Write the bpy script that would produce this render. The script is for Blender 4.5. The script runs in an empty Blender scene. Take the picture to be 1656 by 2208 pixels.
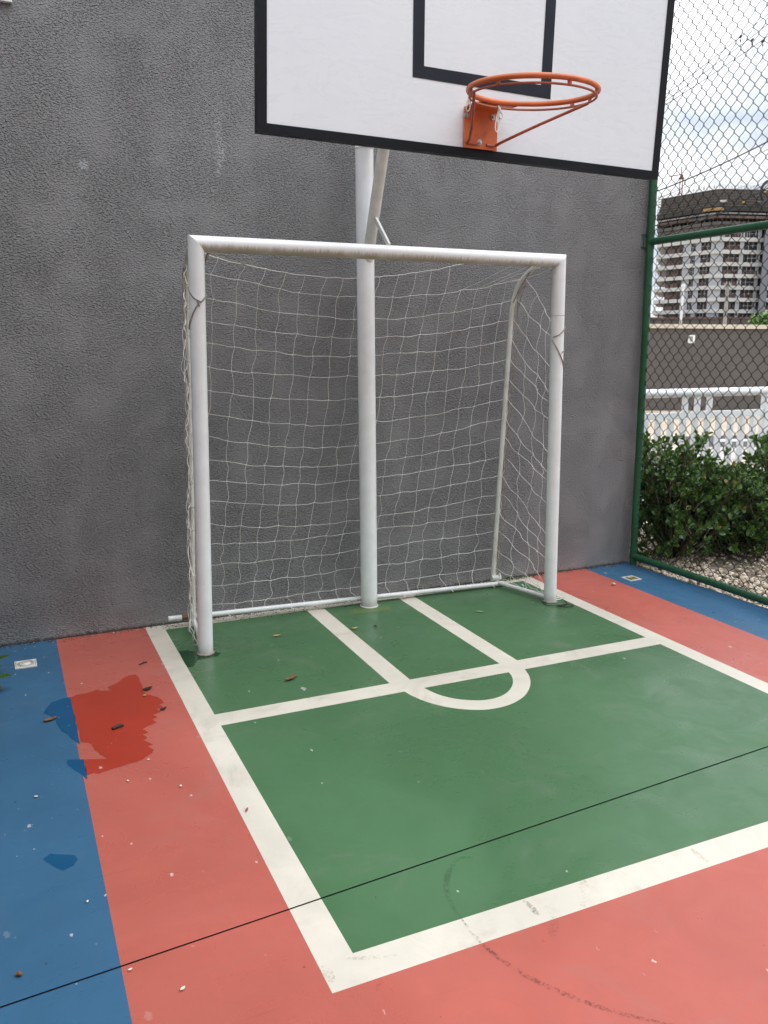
import bpy, bmesh, math, random
from mathutils import Vector, Matrix, Euler
from mathutils.geometry import tessellate_polygon
R = math.radians
rnd = random.Random(7)
scene = bpy.context.scene
col = scene.collection

# ------------------------------------------------------------------ camera
CAM = Vector((-2.0579, -4.5207, 1.5385))
YAW, PITCH, ROLL, F = .4394, -.2004, .005, 1827.04      # F: focal length in photo pixels (1656 x 2208)
fw = Vector((math.sin(YAW)*math.cos(PITCH), math.cos(YAW)*math.cos(PITCH), math.sin(PITCH)))
r0 = Vector((math.cos(YAW), -math.sin(YAW), 0)); u0 = r0.cross(fw)
ri = r0*math.cos(ROLL)+u0*math.sin(ROLL); up = u0*math.cos(ROLL)-r0*math.sin(ROLL)
cd = bpy.data.cameras.new("camera"); cam = bpy.data.objects.new("camera", cd); col.objects.link(cam)
cd.sensor_fit = 'VERTICAL'; cd.sensor_height = 24; cd.sensor_width = 18; cd.lens = 24*F/2208
cd.clip_start = .02; cd.clip_end = 5000
cam.matrix_world = Matrix(((ri.x, up.x, -fw.x, CAM.x), (ri.y, up.y, -fw.y, CAM.y), (ri.z, up.z, -fw.z, CAM.z), (0, 0, 0, 1)))
scene.camera = cam
# ------------------------------------------------------------------ world and sun (bright overcast)
SUN_DIR = Vector((.40, -.30, .86)).normalized()        # towards the sun
w = bpy.data.worlds.new("World"); scene.world = w; w.use_nodes = True
nt = w.node_tree; nt.nodes.clear()
def wn(t, **k):
    n = nt.nodes.new(t)
    for a, b in k.items(): setattr(n, a, b)
    return n
wo = wn('ShaderNodeOutputWorld'); wb = wn('ShaderNodeBackground'); sky = wn('ShaderNodeTexSky')
sky.sky_type = 'NISHITA'; sky.sun_disc = False
sky.sun_elevation = math.asin(SUN_DIR.z); sky.sun_rotation = math.atan2(SUN_DIR.x, SUN_DIR.y)
sky.air_density = 1.0; sky.dust_density = 2.0
tc = wn('ShaderNodeTexCoord'); mp = wn('ShaderNodeMapping'); mp.inputs['Scale'].default_value = (1.6, 1.6, 4.2); mp.inputs['Location'].default_value = (.35, .2, .55)
n1 = wn('ShaderNodeTexNoise'); n1.inputs['Scale'].default_value = 1.5; n1.inputs['Detail'].default_value = 7; n1.inputs['Roughness'].default_value = .55
n2 = wn('ShaderNodeTexNoise'); n2.inputs['Scale'].default_value = 3.2; n2.inputs['Detail'].default_value = 5
cr = wn('ShaderNodeValToRGB'); cr.color_ramp.elements[0].position = .38; cr.color_ramp.elements[0].color = (5.3, 6.0, 7.1, 1)
cr.color_ramp.elements[1].position = .62; cr.color_ramp.elements[1].color = (10.6, 10.7, 11.0, 1)
mr = wn('ShaderNodeMapRange'); mr.inputs[1].default_value = .28; mr.inputs[2].default_value = .5; mr.inputs[3].default_value = .72; mr.inputs[4].default_value = 1
mx = wn('ShaderNodeMix', data_type='RGBA')
L = nt.links.new
sx = wn('ShaderNodeSeparateXYZ'); gz = wn('ShaderNodeMapRange'); gz.inputs[1].default_value = .12; gz.inputs[2].default_value = 1; gz.inputs[3].default_value = .95; gz.inputs[4].default_value = 2.5
cl = wn('ShaderNodeMix', data_type='RGBA', blend_type='MULTIPLY'); cl.inputs[0].default_value = 1      # overcast: clouds brighten towards the zenith
L(tc.outputs['Generated'], sx.inputs[0]); L(sx.outputs[2], gz.inputs[0]); L(cr.outputs[0], cl.inputs[6]); L(gz.outputs[0], cl.inputs[7])
L(tc.outputs['Generated'], mp.inputs['Vector']); L(mp.outputs[0], n1.inputs['Vector']); L(mp.outputs[0], n2.inputs['Vector'])
L(n2.outputs['Fac'], cr.inputs[0]); L(n1.outputs['Fac'], mr.inputs[0]); L(mr.outputs[0], mx.inputs[0])
L(sky.outputs[0], mx.inputs[6]); L(cl.outputs[2], mx.inputs[7]); L(mx.outputs[2], wb.inputs[0])
wb.inputs[1].default_value = .1; L(wb.outputs[0], wo.inputs[0])
sd = bpy.data.lights.new("sun", 'SUN'); sd.energy = 1.05; sd.angle = R(50); sd.color = (1, .98, .95)
so = bpy.data.objects.new("sun", sd); col.objects.link(so); so.rotation_euler = SUN_DIR.to_track_quat('Z', 'Y').to_euler(); so.location = (4, -4, 9)
scene.view_settings.view_transform = 'Standard'; scene.view_settings.look = 'None'
scene.view_settings.exposure = .25; scene.view_settings.gamma = 1
scene.cycles.max_bounces = 6; scene.cycles.diffuse_bounces = 4; scene.cycles.glossy_bounces = 3; scene.cycles.transparent_max_bounces = 12

# ------------------------------------------------------------------ helpers
def ray(u, v): return fw + ri*((u-828)/F) - up*((v-1104)/F)
def at(u, v, ax='z', val=0.0):
    d = ray(u, v); i = 'xyz'.index(ax); return CAM + d*((val-CAM[i])/d[i])
def far(u, v, depth): return CAM + ray(u, v)*depth

class MB:
    def __init__(s): s.v = []; s.f = []; s.sm = []; s.m = []
    def add(s, vs, fs, smooth=False, m=0):
        b = len(s.v); s.v += [tuple(p) for p in vs]
        for f in fs: s.f.append([b+i for i in f]); s.sm.append(smooth); s.m.append(m)
    def box(s, c, size, bevel=0, rot=None, m=0):
        bm = bmesh.new(); bmesh.ops.create_cube(bm, size=1)
        for v in bm.verts: v.co = Vector((v.co.x*size[0], v.co.y*size[1], v.co.z*size[2]))
        if bevel: bmesh.ops.bevel(bm, geom=bm.edges[:], offset=bevel, segments=2, profile=.6, affect='EDGES')
        M = Matrix.Translation(Vector(c)) @ (rot.to_matrix().to_4x4() if rot else Matrix())
        bm.verts.index_update(); s.add([M @ v.co for v in bm.verts], [[v.index for v in f.verts] for f in bm.faces], False, m); bm.free()
    def ring(s, o, ax, ay, r, n): return [o + ax*(r*math.cos(2*math.pi*k/n)) + ay*(r*math.sin(2*math.pi*k/n)) for k in range(n)]
    def tube(s, pts, r, n=10, caps=True, closed=False, m=0):
        pts = [Vector(p) for p in pts]; N = len(pts); rr = r if isinstance(r, (list, tuple)) else [r]*N
        T = []
        for i in range(N):
            a = pts[(i-1) % N] if (closed or i) else pts[0]; b = pts[(i+1) % N] if (closed or i < N-1) else pts[-1]
            t = (b-a); T.append(t.normalized() if t.length > 1e-9 else Vector((0, 0, 1)))
        x = T[0].orthogonal().normalized(); vs = []
        for i in range(N):
            x = (x - T[i]*x.dot(T[i])); x = x.normalized() if x.length > 1e-6 else T[i].orthogonal().normalized()
            vs += s.ring(pts[i], x, T[i].cross(x), rr[i], n)
        fs = [[i*n+k, i*n+(k+1) % n, ((i+1) % N)*n+(k+1) % n, ((i+1) % N)*n+k] for i in range(N if closed else N-1) for k in range(n)]
        s.add(vs, fs, True, m)
        if caps and not closed:
            s.add(vs[:n], [list(range(n))[::-1]], False, m); s.add(vs[-n:], [list(range(n))], False, m)
    def bar(s, p0, p1, r, n=24, pl0=None, pl1=None, m=0, segs=1):
        p0, p1 = Vector(p0), Vector(p1); t = (p1-p0).normalized(); x = t.orthogonal().normalized(); y = t.cross(x)
        def cut(ring, o, pn): return [q + t*((o-q).dot(pn)/t.dot(pn)) for q in ring]
        a = cut(s.ring(p0, x, y, r, n), p0, Vector(pl0) if pl0 else t); b = cut(s.ring(p1, x, y, r, n), p1, Vector(pl1) if pl1 else t)
        vs = []
        for j in range(segs+1): vs += [a[k].lerp(b[k], j/segs) for k in range(n)]
        s.add(vs, [[j*n+k, j*n+(k+1) % n, (j+1)*n+(k+1) % n, (j+1)*n+k] for j in range(segs) for k in range(n)], True, m)
        s.add(a, [list(range(n))[::-1]], False, m); s.add(b, [list(range(n))], False, m)
    def torus(s, c, ax, ay, R_, r, n=48, k=10, m=0):
        c, ax, ay = Vector(c), Vector(ax), Vector(ay)
        s.tube([c+ax*(R_*math.cos(2*math.pi*i/n))+ay*(R_*math.sin(2*math.pi*i/n)) for i in range(n)], r, k, closed=True, m=m)
    def poly(s, pts, m=0):
        pts = [Vector(p) for p in pts]; tr = tessellate_polygon([pts]); out = []
        for t in tr:
            a, b, c = (pts[i] for i in t); nz = (b-a).cross(c-a).z
            out.append(list(t) if nz >= 0 else list(t)[::-1])
        s.add(pts, out, False, m)
    def build(s, name, mats, parent=None, loc=None):
        me = bpy.data.meshes.new(name); me.from_pydata(s.v, [], s.f); me.update()
        for mm in (mats if isinstance(mats, (list, tuple)) else [mats]): me.materials.append(mm)
        me.polygons.foreach_set('use_smooth', s.sm); me.polygons.foreach_set('material_index', s.m); me.update()
        o = bpy.data.objects.new(name, me); col.objects.link(o)
        if loc: o.location = loc
        if parent:
            o.parent = parent
            if not loc: o.matrix_parent_inverse = PINV.get(parent.name, Matrix())
        return o
PINV = {}
def tag(o, label=None, cat=None, group=None, kind=None):
    for k, v in (('label', label), ('category', cat), ('group', group), ('kind', kind)):
        if v: o[k] = v
    return o
def empty(name, loc, rz=0, label=None, cat=None, group=None):
    o = bpy.data.objects.new(name, None); col.objects.link(o); o.location = loc; o.rotation_euler = (0, 0, rz)
    o.empty_display_size = .1
    M = Matrix.Translation(Vector(loc)) @ Matrix.Rotation(rz, 4, 'Z'); PINV[o.name] = M.inverted()   # parts are built in world coordinates
    return tag(o, label, cat, group)
def local(o): PINV[o.name] = Matrix(); return o           # parts are built in the thing's own coordinates
def struct(name, mb, m): return tag(mb.build(name, m), kind='structure')

# ------------------------------------------------------------------ materials
class NT:
    def __init__(s, name):
        s.m = bpy.data.materials.new(name); s.m.use_nodes = True; s.t = s.m.node_tree; s.b = s.t.nodes['Principled BSDF']
        s.co = s.n('ShaderNodeTexCoord').outputs['Object']
    def n(s, t, **k):
        q = s.t.nodes.new(t)
        for a, b in k.items(): setattr(q, a, b)
        return q
    def put(s, sock, v):
        if isinstance(v, bpy.types.NodeSocket): s.t.links.new(v, sock)
        elif isinstance(v, (tuple, list)) and len(v) == 3 and sock.type == 'RGBA': sock.default_value = (*v, 1)
        else: sock.default_value = v
    def math(s, op, a, b=0, c=None, clamp=False):
        q = s.n('ShaderNodeMath', operation=op, use_clamp=clamp); s.put(q.inputs[0], a); s.put(q.inputs[1], b)
        if c is not None: s.put(q.inputs[2], c)
        return q.outputs[0]
    def map(s, scale=(1, 1, 1), rot=(0, 0, 0), loc=(0, 0, 0), v=None):
        q = s.n('ShaderNodeMapping'); s.put(q.inputs[0], v or s.co); q.inputs['Scale'].default_value = scale; q.inputs['Rotation'].default_value = rot; q.inputs['Location'].default_value = loc
        return q.outputs[0]
    def noise(s, scale, detail=4, rough=.5, v=None, dist=0):
        q = s.n('ShaderNodeTexNoise'); s.put(q.inputs['Vector'], v or s.co); q.inputs['Scale'].default_value = scale; q.inputs['Detail'].default_value = detail
        q.inputs['Roughness'].default_value = rough; q.inputs['Distortion'].default_value = dist; return q.outputs['Fac']
    def rng(s, x, a, b, c=0., d=1., smooth=True):
        q = s.n('ShaderNodeMapRange', interpolation_type='SMOOTHSTEP' if smooth else 'LINEAR'); s.put(q.inputs[0], x)
        for i, y in zip((1, 2, 3, 4), (a, b, c, d)): s.put(q.inputs[i], y)
        return q.outputs[0]
    def mix(s, f, a, b, mode='MIX'):
        q = s.n('ShaderNodeMix', data_type='RGBA', blend_type=mode); s.put(q.inputs[0], f); s.put(q.inputs[6], a); s.put(q.inputs[7], b); return q.outputs[2]
    def xyz(s, v=None):
        q = s.n('ShaderNodeSeparateXYZ'); s.put(q.inputs[0], v or s.co); return q.outputs
    def bump(s, h, strength, dist):
        q = s.n('ShaderNodeBump'); s.put(q.inputs['Height'], h); q.inputs['Strength'].default_value = strength; q.inputs['Distance'].default_value = dist
        s.t.links.new(q.outputs[0], s.b.inputs['Normal'])
    def fin(s, c, rough, spec=.5, metal=0):
        s.put(s.b.inputs['Base Color'], c); s.put(s.b.inputs['Roughness'], rough); s.b.inputs['Specular IOR Level'].default_value = spec; s.b.inputs['Metallic'].default_value = metal
        return s.m
def paint(name, c, rough=.4, var=.12, scale=9, dirt=None, spec=.5, bump=0, metal=0):
    t = NT(name); f = t.rng(t.noise(scale, 5, .6), .3, .7)
    cc = t.mix(f, tuple(x*(1-var) for x in c), tuple(min(1, x*(1+var)) for x in c))
    if dirt: cc = t.mix(t.math('MULTIPLY', t.rng(t.noise(scale*1.7, 6, .65, t.map(loc=(3, 1, 7))), .55, .75), dirt[1]), cc, dirt[0])
    if bump: t.bump(t.noise(scale*14, 3), .4, bump)
    return t.fin(cc, t.rng(t.noise(scale*2), .3, .7, rough*.85, rough*1.15), spec, metal)

def floor_mat(name, c, speck=1., rough=.36, haze=(.5, .46, .4), wet=False, grime=.5, spec=.42):
    t = NT(name); x, y, z = t.xyz()
    big = t.rng(t.noise(1.1, 5, .6, dist=.6), .32, .68); mid = t.rng(t.noise(5.5, 6, .65, dist=.8), .3, .7)
    cc = t.mix(big, tuple(v*.90 for v in c), tuple(min(1, v*1.08) for v in c))
    cc = t.mix(t.math('MULTIPLY', mid, .22), cc, tuple(v*.7+.012 for v in c))
    # dusty, worn clouds and trodden-in dirt
    cc = t.mix(t.math('MULTIPLY', t.rng(t.noise(2.3, 7, .7, t.map(loc=(5, 2, 0)), 1.2), .52, .78), grime), cc, tuple(.55*v+.45*h*.5 for v, h in zip(c, haze)))
    # fine scratches and rubber smears, several directions
    for k, (ang, sc_) in enumerate(((.5, 26), (-.8, 19), (1.5, 31))):
        sm = t.noise(sc_, 3, .5, t.map((.09, 1.6, 1), (0, 0, ang), (k*3.1, k, 0)))
        brk = t.noise(2.1+k, 2, .5, t.map(loc=(k*7, 1, 0)))
        m = t.math('MULTIPLY', t.rng(sm, .68, .78), t.rng(brk, .52, .66))
        cc = t.mix(t.math('MULTIPLY', m, .2), cc, tuple(v*.45 for v in c))
    # pale flecks (petals' stains, droppings) thicker towards the wall on the left, dark specks everywhere
    dens = t.math('ADD', t.rng(y, -2.6, -.1, .004, .14), t.rng(x, .9, -1.9, 0, .10))
    for k, (sc_, rad, ang) in enumerate(((13, .17, .3), (24, .19, -.5), (46, .22, .9))):
        v = t.n('ShaderNodeTexVoronoi', feature='F1'); t.put(v.inputs['Vector'], t.map((1, .62, 1), (0, 0, ang), (k*4.3, 2*k, 0))); v.inputs['Scale'].default_value = sc_
        sel = t.xyz(v.outputs['Color'])[0]; s2 = t.xyz(v.outputs['Color'])[1]
        keep = t.math('LESS_THAN', sel, t.math('MULTIPLY', dens, .62*speck))
        r_ = t.math('MULTIPLY', s2, rad)
        wob = t.math('ADD', v.outputs['Distance'], t.math('MULTIPLY', t.math('SUBTRACT', t.noise(120, 3), .5), .45))
        m = t.math('MULTIPLY', keep, t.rng(wob, t.math('ADD', r_, .03), r_))
        cc = t.mix(t.math('MULTIPLY', m, t.rng(t.xyz(v.outputs['Color'])[2], 0, 1, .15, .75)), cc, tuple(.35*a+.65*b for a, b in zip(c, (.78, .74, .68))))
        kd = t.math('GREATER_THAN', sel, .975); md = t.math('MULTIPLY', kd, t.rng(wob, t.math('ADD', t.math('MULTIPLY', r_, .5), .02), t.math('MULTIPLY', r_, .5)))
        cc = t.mix(t.math('MULTIPLY', md, .65), cc, (.035, .028, .024))
    grain = t.noise(320, 3, .6); t.bump(t.math('ADD', t.math('MULTIPLY', grain, .25), t.noise(22, 4, .5)), .12, .002)
    cc = t.mix(t.math('MULTIPLY', t.rng(grain, .3, .7), .10), cc, tuple(v*.6 for v in c))
    return t.fin(cc, t.rng(t.math('ADD', t.math('MULTIPLY', mid, .5), t.math('MULTIPLY', big, .5)), .15, .85, rough*.72, rough*1.35), spec)
RED, GREEN, BLUE, CREAM = (.50, .126, .094), (.070, .165, .072), (.048, .138, .245), (.72, .665, .555)
M = {}
M['red'] = floor_mat('red_court_paint', RED, .55, spec=.26); M['green'] = floor_mat('green_court_paint', GREEN, .45); M['blue'] = floor_mat('blue_court_paint', BLUE, .9, grime=.22, spec=.15)
M['cream'] = floor_mat('cream_line_paint', CREAM, .2, .42, (.26, .15, .06), grime=.75)
M['wet_red'] = floor_mat('wet_red_paint', (.43, .046, .024), .25, .12, grime=.05, spec=.35)
M['wet_blue'] = floor_mat('wet_blue_paint', (.006, .085, .20), .3, .17, grime=.05, spec=.35); M['wet_green'] = floor_mat('wet_green_paint', (.012, .062, .022), .2, .16, grime=.05, spec=.35)

t = NT('gray_stucco'); x, y, z = t.xyz()
big = t.rng(t.noise(.9, 4, .55, dist=.5), .3, .7); strk = t.rng(t.noise(2.6, 5, .6, t.map((1.6, 1, .16))), .35, .72)
c = t.mix(big, (.238, .235, .236), (.272, .269, .270)); c = t.mix(t.math('MULTIPLY', strk, .24), c, (.155, .153, .155))
wob = t.noise(7, 5, .6); w2 = t.noise(55, 4, .7)
dx = t.math('ABSOLUTE', t.math('ADD', t.math('SUBTRACT', x, -.872), t.math('MULTIPLY', t.math('SUBTRACT', wob, .5), .09)))
drip = t.math('MULTIPLY', t.rng(dx, .038, .004), t.math('MULTIPLY', t.rng(z, 2.33, 2.40), t.rng(z, 2.85, 2.45)))
c = t.mix(t.math('MULTIPLY', drip, t.rng(w2, .38, .6, 0, .62)), c, (.52, .52, .53))
dx2 = t.math('ADD', t.math('POWER', t.math('SUBTRACT', x, -1.535), 2), t.math('POWER', t.math('SUBTRACT', z, 2.355), 2))
c = t.mix(t.math('MULTIPLY', t.rng(t.math('ADD', dx2, t.math('MULTIPLY', t.math('SUBTRACT', w2, .5), .0016)), .0009, .0001), .6), c, (.5, .53, .55))
bm = t.n('ShaderNodeTexVoronoi', feature='F1'); t.put(bm.inputs['Vector'], t.map((1, .01, 1), (0, .3, 0))); bm.inputs['Scale'].default_value = 2.1
bk = t.math('MULTIPLY', t.math('GREATER_THAN', t.xyz(bm.outputs['Color'])[0], .55), t.rng(t.math('ADD', bm.outputs['Distance'], t.math('MULTIPLY', t.math('SUBTRACT', wob, .5), .12)), .24, .14))
c = t.mix(t.math('MULTIPLY', bk, t.rng(w2, .35, .62, 0, .22)), c, (.10, .095, .09))
# splash-back stains where the wall meets the floor
bz = t.math('ADD', z, t.math('MULTIPLY', t.math('SUBTRACT', wob, .5), .16))
c = t.mix(t.math('MULTIPLY', t.rng(bz, .13, .0), t.rng(w2, .4, .62, .15, .6)), c, (.40, .39, .37))
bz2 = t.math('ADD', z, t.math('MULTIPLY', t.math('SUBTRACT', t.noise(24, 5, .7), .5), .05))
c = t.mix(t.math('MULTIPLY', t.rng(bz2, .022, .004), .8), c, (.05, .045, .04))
va = t.map((1.0, 1, 1.7), (0, R(24), 0)); n_a = t.noise(82, 2, .4, va, .15); n_b = t.noise(150, 3, .5, t.map((1, 1, 1.5), (0, R(-14), 0), (3, 0, 1)))
patch = t.rng(t.noise(4.5, 3), .3, .65, .35, 1)
h = t.math('ADD', t.math('MULTIPLY', t.rng(n_a, .46, .74, smooth=False), patch), t.math('MULTIPLY', n_b, .25)); t.bump(h, 1, .0125)
M['stucco'] = t.fin(c, .78, .3)

t = NT('white_post_paint'); g = t.noise(12, 5, .6); c = t.mix(t.rng(g, .35, .7), (.88, .885, .885), (.82, .83, .825)); sc2 = t.rng(t.noise(70, 4, .7), .70, .78)
c = t.mix(t.math('MULTIPLY', sc2, .4), c, (.36, .33, .28)); z_ = t.xyz()[2]
c = t.mix(t.math('MULTIPLY', t.rng(t.math('ADD', z_, t.math('MULTIPLY', t.math('SUBTRACT', g, .5), .12)), .07, .0), .55), c, (.36, .31, .24))
M['white'] = t.fin(c, .3, .5)
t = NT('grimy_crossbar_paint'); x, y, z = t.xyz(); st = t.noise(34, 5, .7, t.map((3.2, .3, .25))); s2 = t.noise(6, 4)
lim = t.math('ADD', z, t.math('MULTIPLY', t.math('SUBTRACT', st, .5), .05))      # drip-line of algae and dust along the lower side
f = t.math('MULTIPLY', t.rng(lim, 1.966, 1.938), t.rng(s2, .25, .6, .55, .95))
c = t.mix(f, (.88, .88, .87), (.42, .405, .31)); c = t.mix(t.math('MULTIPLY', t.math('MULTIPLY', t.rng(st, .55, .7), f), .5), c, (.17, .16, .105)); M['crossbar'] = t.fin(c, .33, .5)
M['aged'] = paint('aged_cream_paint', (.70, .695, .64), .42, .08, 14, ((.40, .37, .28), .4))
M['rust'] = paint('rusted_pipe', (.20, .10, .055), .75, .4, 40)
t = NT('net_cord'); M['cord'] = t.fin(t.mix(t.rng(t.noise(6), .35, .65), (.80, .78, .74), (.60, .57, .52)), .8, .2)
M['old_cord'] = paint('weathered_cord', (.30, .265, .225), .9, .35, 30)
t = NT('backboard_white'); x, y, z = t.xyz()
c = t.mix(t.rng(t.noise(2.2, 4), .3, .7), (.74, .79, .815), (.77, .82, .845)); sm = t.noise(9, 7, .72, t.map((.5, 1, 1.6), (0, .5, 0)), 1.4)
c = t.mix(t.math('MULTIPLY', t.rng(sm, .55, .75), .22), c, (.88, .89, .90)); c = t.mix(t.math('MULTIPLY', t.rng(t.noise(42, 5, .8), .66, .76), .3), c, (.5, .49, .47))
t.bump(t.noise(3.2, 3), .10, .01); M['board'] = t.fin(c, t.rng(sm, .4, .7, .24, .42), .5)
M['navy'] = paint('dark_target_paint', (.018, .021, .032), .5, .15, 8, spec=.2)
M['black'] = paint('black_steel_paint', (.006, .007, .010), .5, .2, 10, spec=.2)
M['orange'] = paint('orange_rim_paint', (.62, .155, .045), .42, .14, 11, ((.26, .065, .03), .75)); M['rod'] = paint('dark_orange_rod', (.42, .10, .045), .48, .2, 16, ((.2, .05, .03), .6))
M['steel'] = paint('bolt_steel', (.55, .55, .54), .35, .2, 60, metal=1)
M['green_pipe'] = paint('green_pipe_paint', (.016, .085, .036), .42, .14, 7, ((.05, .09, .06), .4))
M['wire'] = paint('green_coated_wire', (.006, .016, .011), .5, .3, 6, spec=.15)
M['drain'] = paint('drain_white_plastic', (.70, .69, .64), .5, .08, 30, ((.4, .36, .28), .6)); M['drain_ring'] = paint('drain_grey_ring', (.40, .38, .34), .6, .2, 60)
M['hole'] = paint('dark_void', (.012, .011, .01), .8)
M['joint'] = paint('joint_filler', (.006, .006, .006), .9, spec=.05)
M['leaf_dry'] = paint('dry_brown_leaf', (.20, .095, .04), .7, .4, 60); M['leaf_yellow'] = paint('yellowed_leaf', (.46, .36, .10), .6, .3, 60); M['leaf_dark'] = paint('dark_rotten_leaf', (.035, .022, .018), .65, .4, 60)
M['leaf_fresh'] = paint('pale_green_leaf', (.30, .42, .16), .6, .2, 60); M['petal'] = paint('cream_petal', (.80, .74, .60), .7, .1, 50)
M['stone'] = paint('cream_stone', (.66, .55, .42), .7, .2, 50)
M['sign'] = paint('white_sign', (.76, .79, .78), .4, .05, 8)
def scuff_mat(name, c, dens=.5):
    t = NT(name); n = t.math('ADD', t.math('MULTIPLY', t.noise(130, 4, .75), .7), t.math('MULTIPLY', t.noise(9, 3), .3)); a = t.math('MULTIPLY', t.rng(n, .46, .60), dens)
    m = t.fin(c, .6, .3); t.put(t.b.inputs['Alpha'], a); return m
M['scuff'] = scuff_mat('rubber_scuff', (.075, .052, .045), .5); M['scuff_faint'] = scuff_mat('faint_scuff', (.03, .055, .035), .2); M['smear'] = scuff_mat('dirt_smear', (.46, .37, .27), .28)

# ------------------------------------------------------------------ court floor (painted zones share edges, none overlap)
eX, eY = .0171, -.0054
def ct(x, y, sk=True):
    y = -y
    return Vector((x + eX*y, y + (eY*(x-.8)*min(1, -y/1.0) if sk else 0), 0))
a1, a2, a3, a4, a5, a6, a7 = -1.8171, -1.3652, -1.2691, 1.0389, 1.1339, 1.601, 1.957
b0, b2, b3, c1, c2 = .0804, 2.886, 2.7809, 1.2443, 1.3561
k1, k2, k3, k4 = -.461, -.3567, .1294, .2316
YE = 9.0; XL = -2.17
def quads(lst):
    mb = MB()
    for q in lst: mb.poly(q)
    return mb
struct('red_pavement', quads([
    [ct(a1, 0), ct(a2, 0), ct(a2, b2), ct(a1, b2)], [ct(a5, 0), ct(a6, 0), ct(a6, b2), ct(a5, b2)],
    [ct(a1, b2), ct(a2, b2), ct(a5, b2), ct(a6, b2), ct(a6, YE), ct(a1, YE)]]), M['red'])
kx = 1.90
struct('blue_pavement', quads([[ct(XL, 0), ct(a1, 0), ct(a1, b2), ct(a1, YE), ct(XL, YE)], [ct(a6, 0), ct(kx, 0), ct(kx, YE), ct(a6, YE), ct(a6, b2)]]), M['blue'])
C0 = ct(-.115, 1.30); C0.x = -.137
def arc(r, lo, hi, n=40):      # points of the D below the penalty line
    return [C0 + Vector((r*math.cos(a), r*math.sin(a), 0)) for a in [lo+(hi-lo)*i/n for i in range(n+1)]]
def pen(x): return ct(x, c2)
# outer and inner curves of the D, fitted between the key lines
ox0, ox1 = k1, k4; ix0, ix1 = k2, k3
def dcurve(x0, x1, depth, n=40):
    p0, p1 = pen(x0), pen(x1); mid = (p0+p1)/2; ex = (p1-p0)/2
    return [mid + ex*math.cos(math.pi*(1-i/n)) + Vector((0, -depth*math.sin(math.pi*i/n), 0)) for i in range(n+1)]
def traced(P):
    Q = [at(460+a*780/1656, 1260+b*780/1656) for a, b in P]
    for e in (0, -1): Q[e] = pen(Q[e].x - eX*pen(0).y)
    out = []
    for i in range(len(Q)-1):
        pm = Q[i-1] if i else Q[0]*2-Q[1]; pn = Q[i+2] if i+2 < len(Q) else Q[-1]*2-Q[-2]
        for k in range(3):
            q = k/3; a, b = Q[i], Q[i+1]
            out.append(.5*((2*a)+(b-pm)*q+(2*pm-5*a+4*b-pn)*q*q+(-pm+3*a-3*b+pn)*q**3))
    return out+[Q[-1]]
oc = traced([(868, 484), (900, 505), (950, 528), (1000, 545), (1060, 560), (1120, 569), (1180, 574), (1240, 574), (1300, 566), (1350, 553), (1390, 535), (1425, 510), (1445, 480), (1452, 450), (1446, 420), (1434, 400), (1415, 382)])
ic = traced([(955, 466), (985, 484), (1020, 500), (1060, 513), (1110, 524), (1160, 529), (1215, 531), (1265, 526), (1310, 514), (1345, 495), (1365, 470), (1372, 445), (1366, 420), (1354, 404), (1338, 395)])
white = MB()
white.poly([ct(a2, 0), ct(a5, 0), ct(a4, b0), ct(k4, b0), ct(k3, b0), ct(k2, b0), ct(k1, b0), ct(a3, b0)])
white.poly([ct(a2, 0), ct(a3, b0), ct(a3, c1), ct(a3, c2), ct(a3, b3), ct(a2, b2)])
white.poly([ct(a5, 0), ct(a5, b2), ct(a4, b3), ct(a4, c2), ct(a4, c1), ct(a4, b0)])
white.poly([ct(a2, b2), ct(a3, b3), ct(a4, b3), ct(a5, b2)])
white.poly([ct(a3, c1), ct(a3, c2), pen(k1), pen(k2), pen(k3), pen(k4), ct(a4, c2), ct(a4, c1), ct(k4, c1), ct(k3, c1), ct(k2, c1), ct(k1, c1)])
white.poly([ct(k1, b0), ct(k2, b0), ct(k2, c1), ct(k1, c1)]); white.poly([ct(k3, b0), ct(k4, b0), ct(k4, c1), ct(k3, c1)])
white.poly(oc + ic[::-1])
struct('white_markings', white, M['cream'])
gr = MB()
gr.poly([ct(a3, b0), ct(k1, b0), ct(k1, c1), ct(a3, c1)]); gr.poly([ct(k2, b0), ct(k3, b0), ct(k3, c1), ct(k2, c1)]); gr.poly([ct(k4, b0), ct(a4, b0), ct(a4, c1), ct(k4, c1)])
gr.poly(ic)
gr.poly([ct(a3, c2)] + [oc[0]] + oc[1:-1] + [oc[-1]] + [ct(a4, c2), ct(a4, b3), ct(a3, b3)])
struct('green_pavement', gr, M['green'])
# rounded blue upstand along the garden
kb = MB(); ys = [0, -.25, -.5, -.8, -1.2, -2, -4, -9]
prof = lambda h: [(1.90, 0), (1.915, h*.25), (1.93, h*.7), (1.942, h), (1.958, h), (1.968, h*.7), (1.972, -.05)]
hs = [.004, .008, .016, .026, .03, .03, .03, .03]; n_ = 7; vs = []
for yy, hh in zip(ys, hs): vs += [Vector((px+eX*yy, yy, pz)) for px, pz in prof(hh)]
kb.add(vs, [[i*n_+k, i*n_+k+1, (i+1)*n_+k+1, (i+1)*n_+k][::-1] for i in range(len(ys)-1) for k in range(n_-1)], True); struct('kerb', kb, M['blue'])
# saw-cut joint across the slab
jt = MB(); pa, pb = at(0, 2173), at(1656, 1610); d = (pb-pa).normalized(); nn = Vector((-d.y, d.x, 0))*.0024
p0, p1 = pa - d*.02, pb + d*.15
jt.add([p+Vector((0, 0, .0012)) for p in (p0-nn, p1-nn, p1+nn, p0+nn)], [[0, 1, 2, 3]]); struct('floor_joint', jt, M['joint'])

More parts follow.
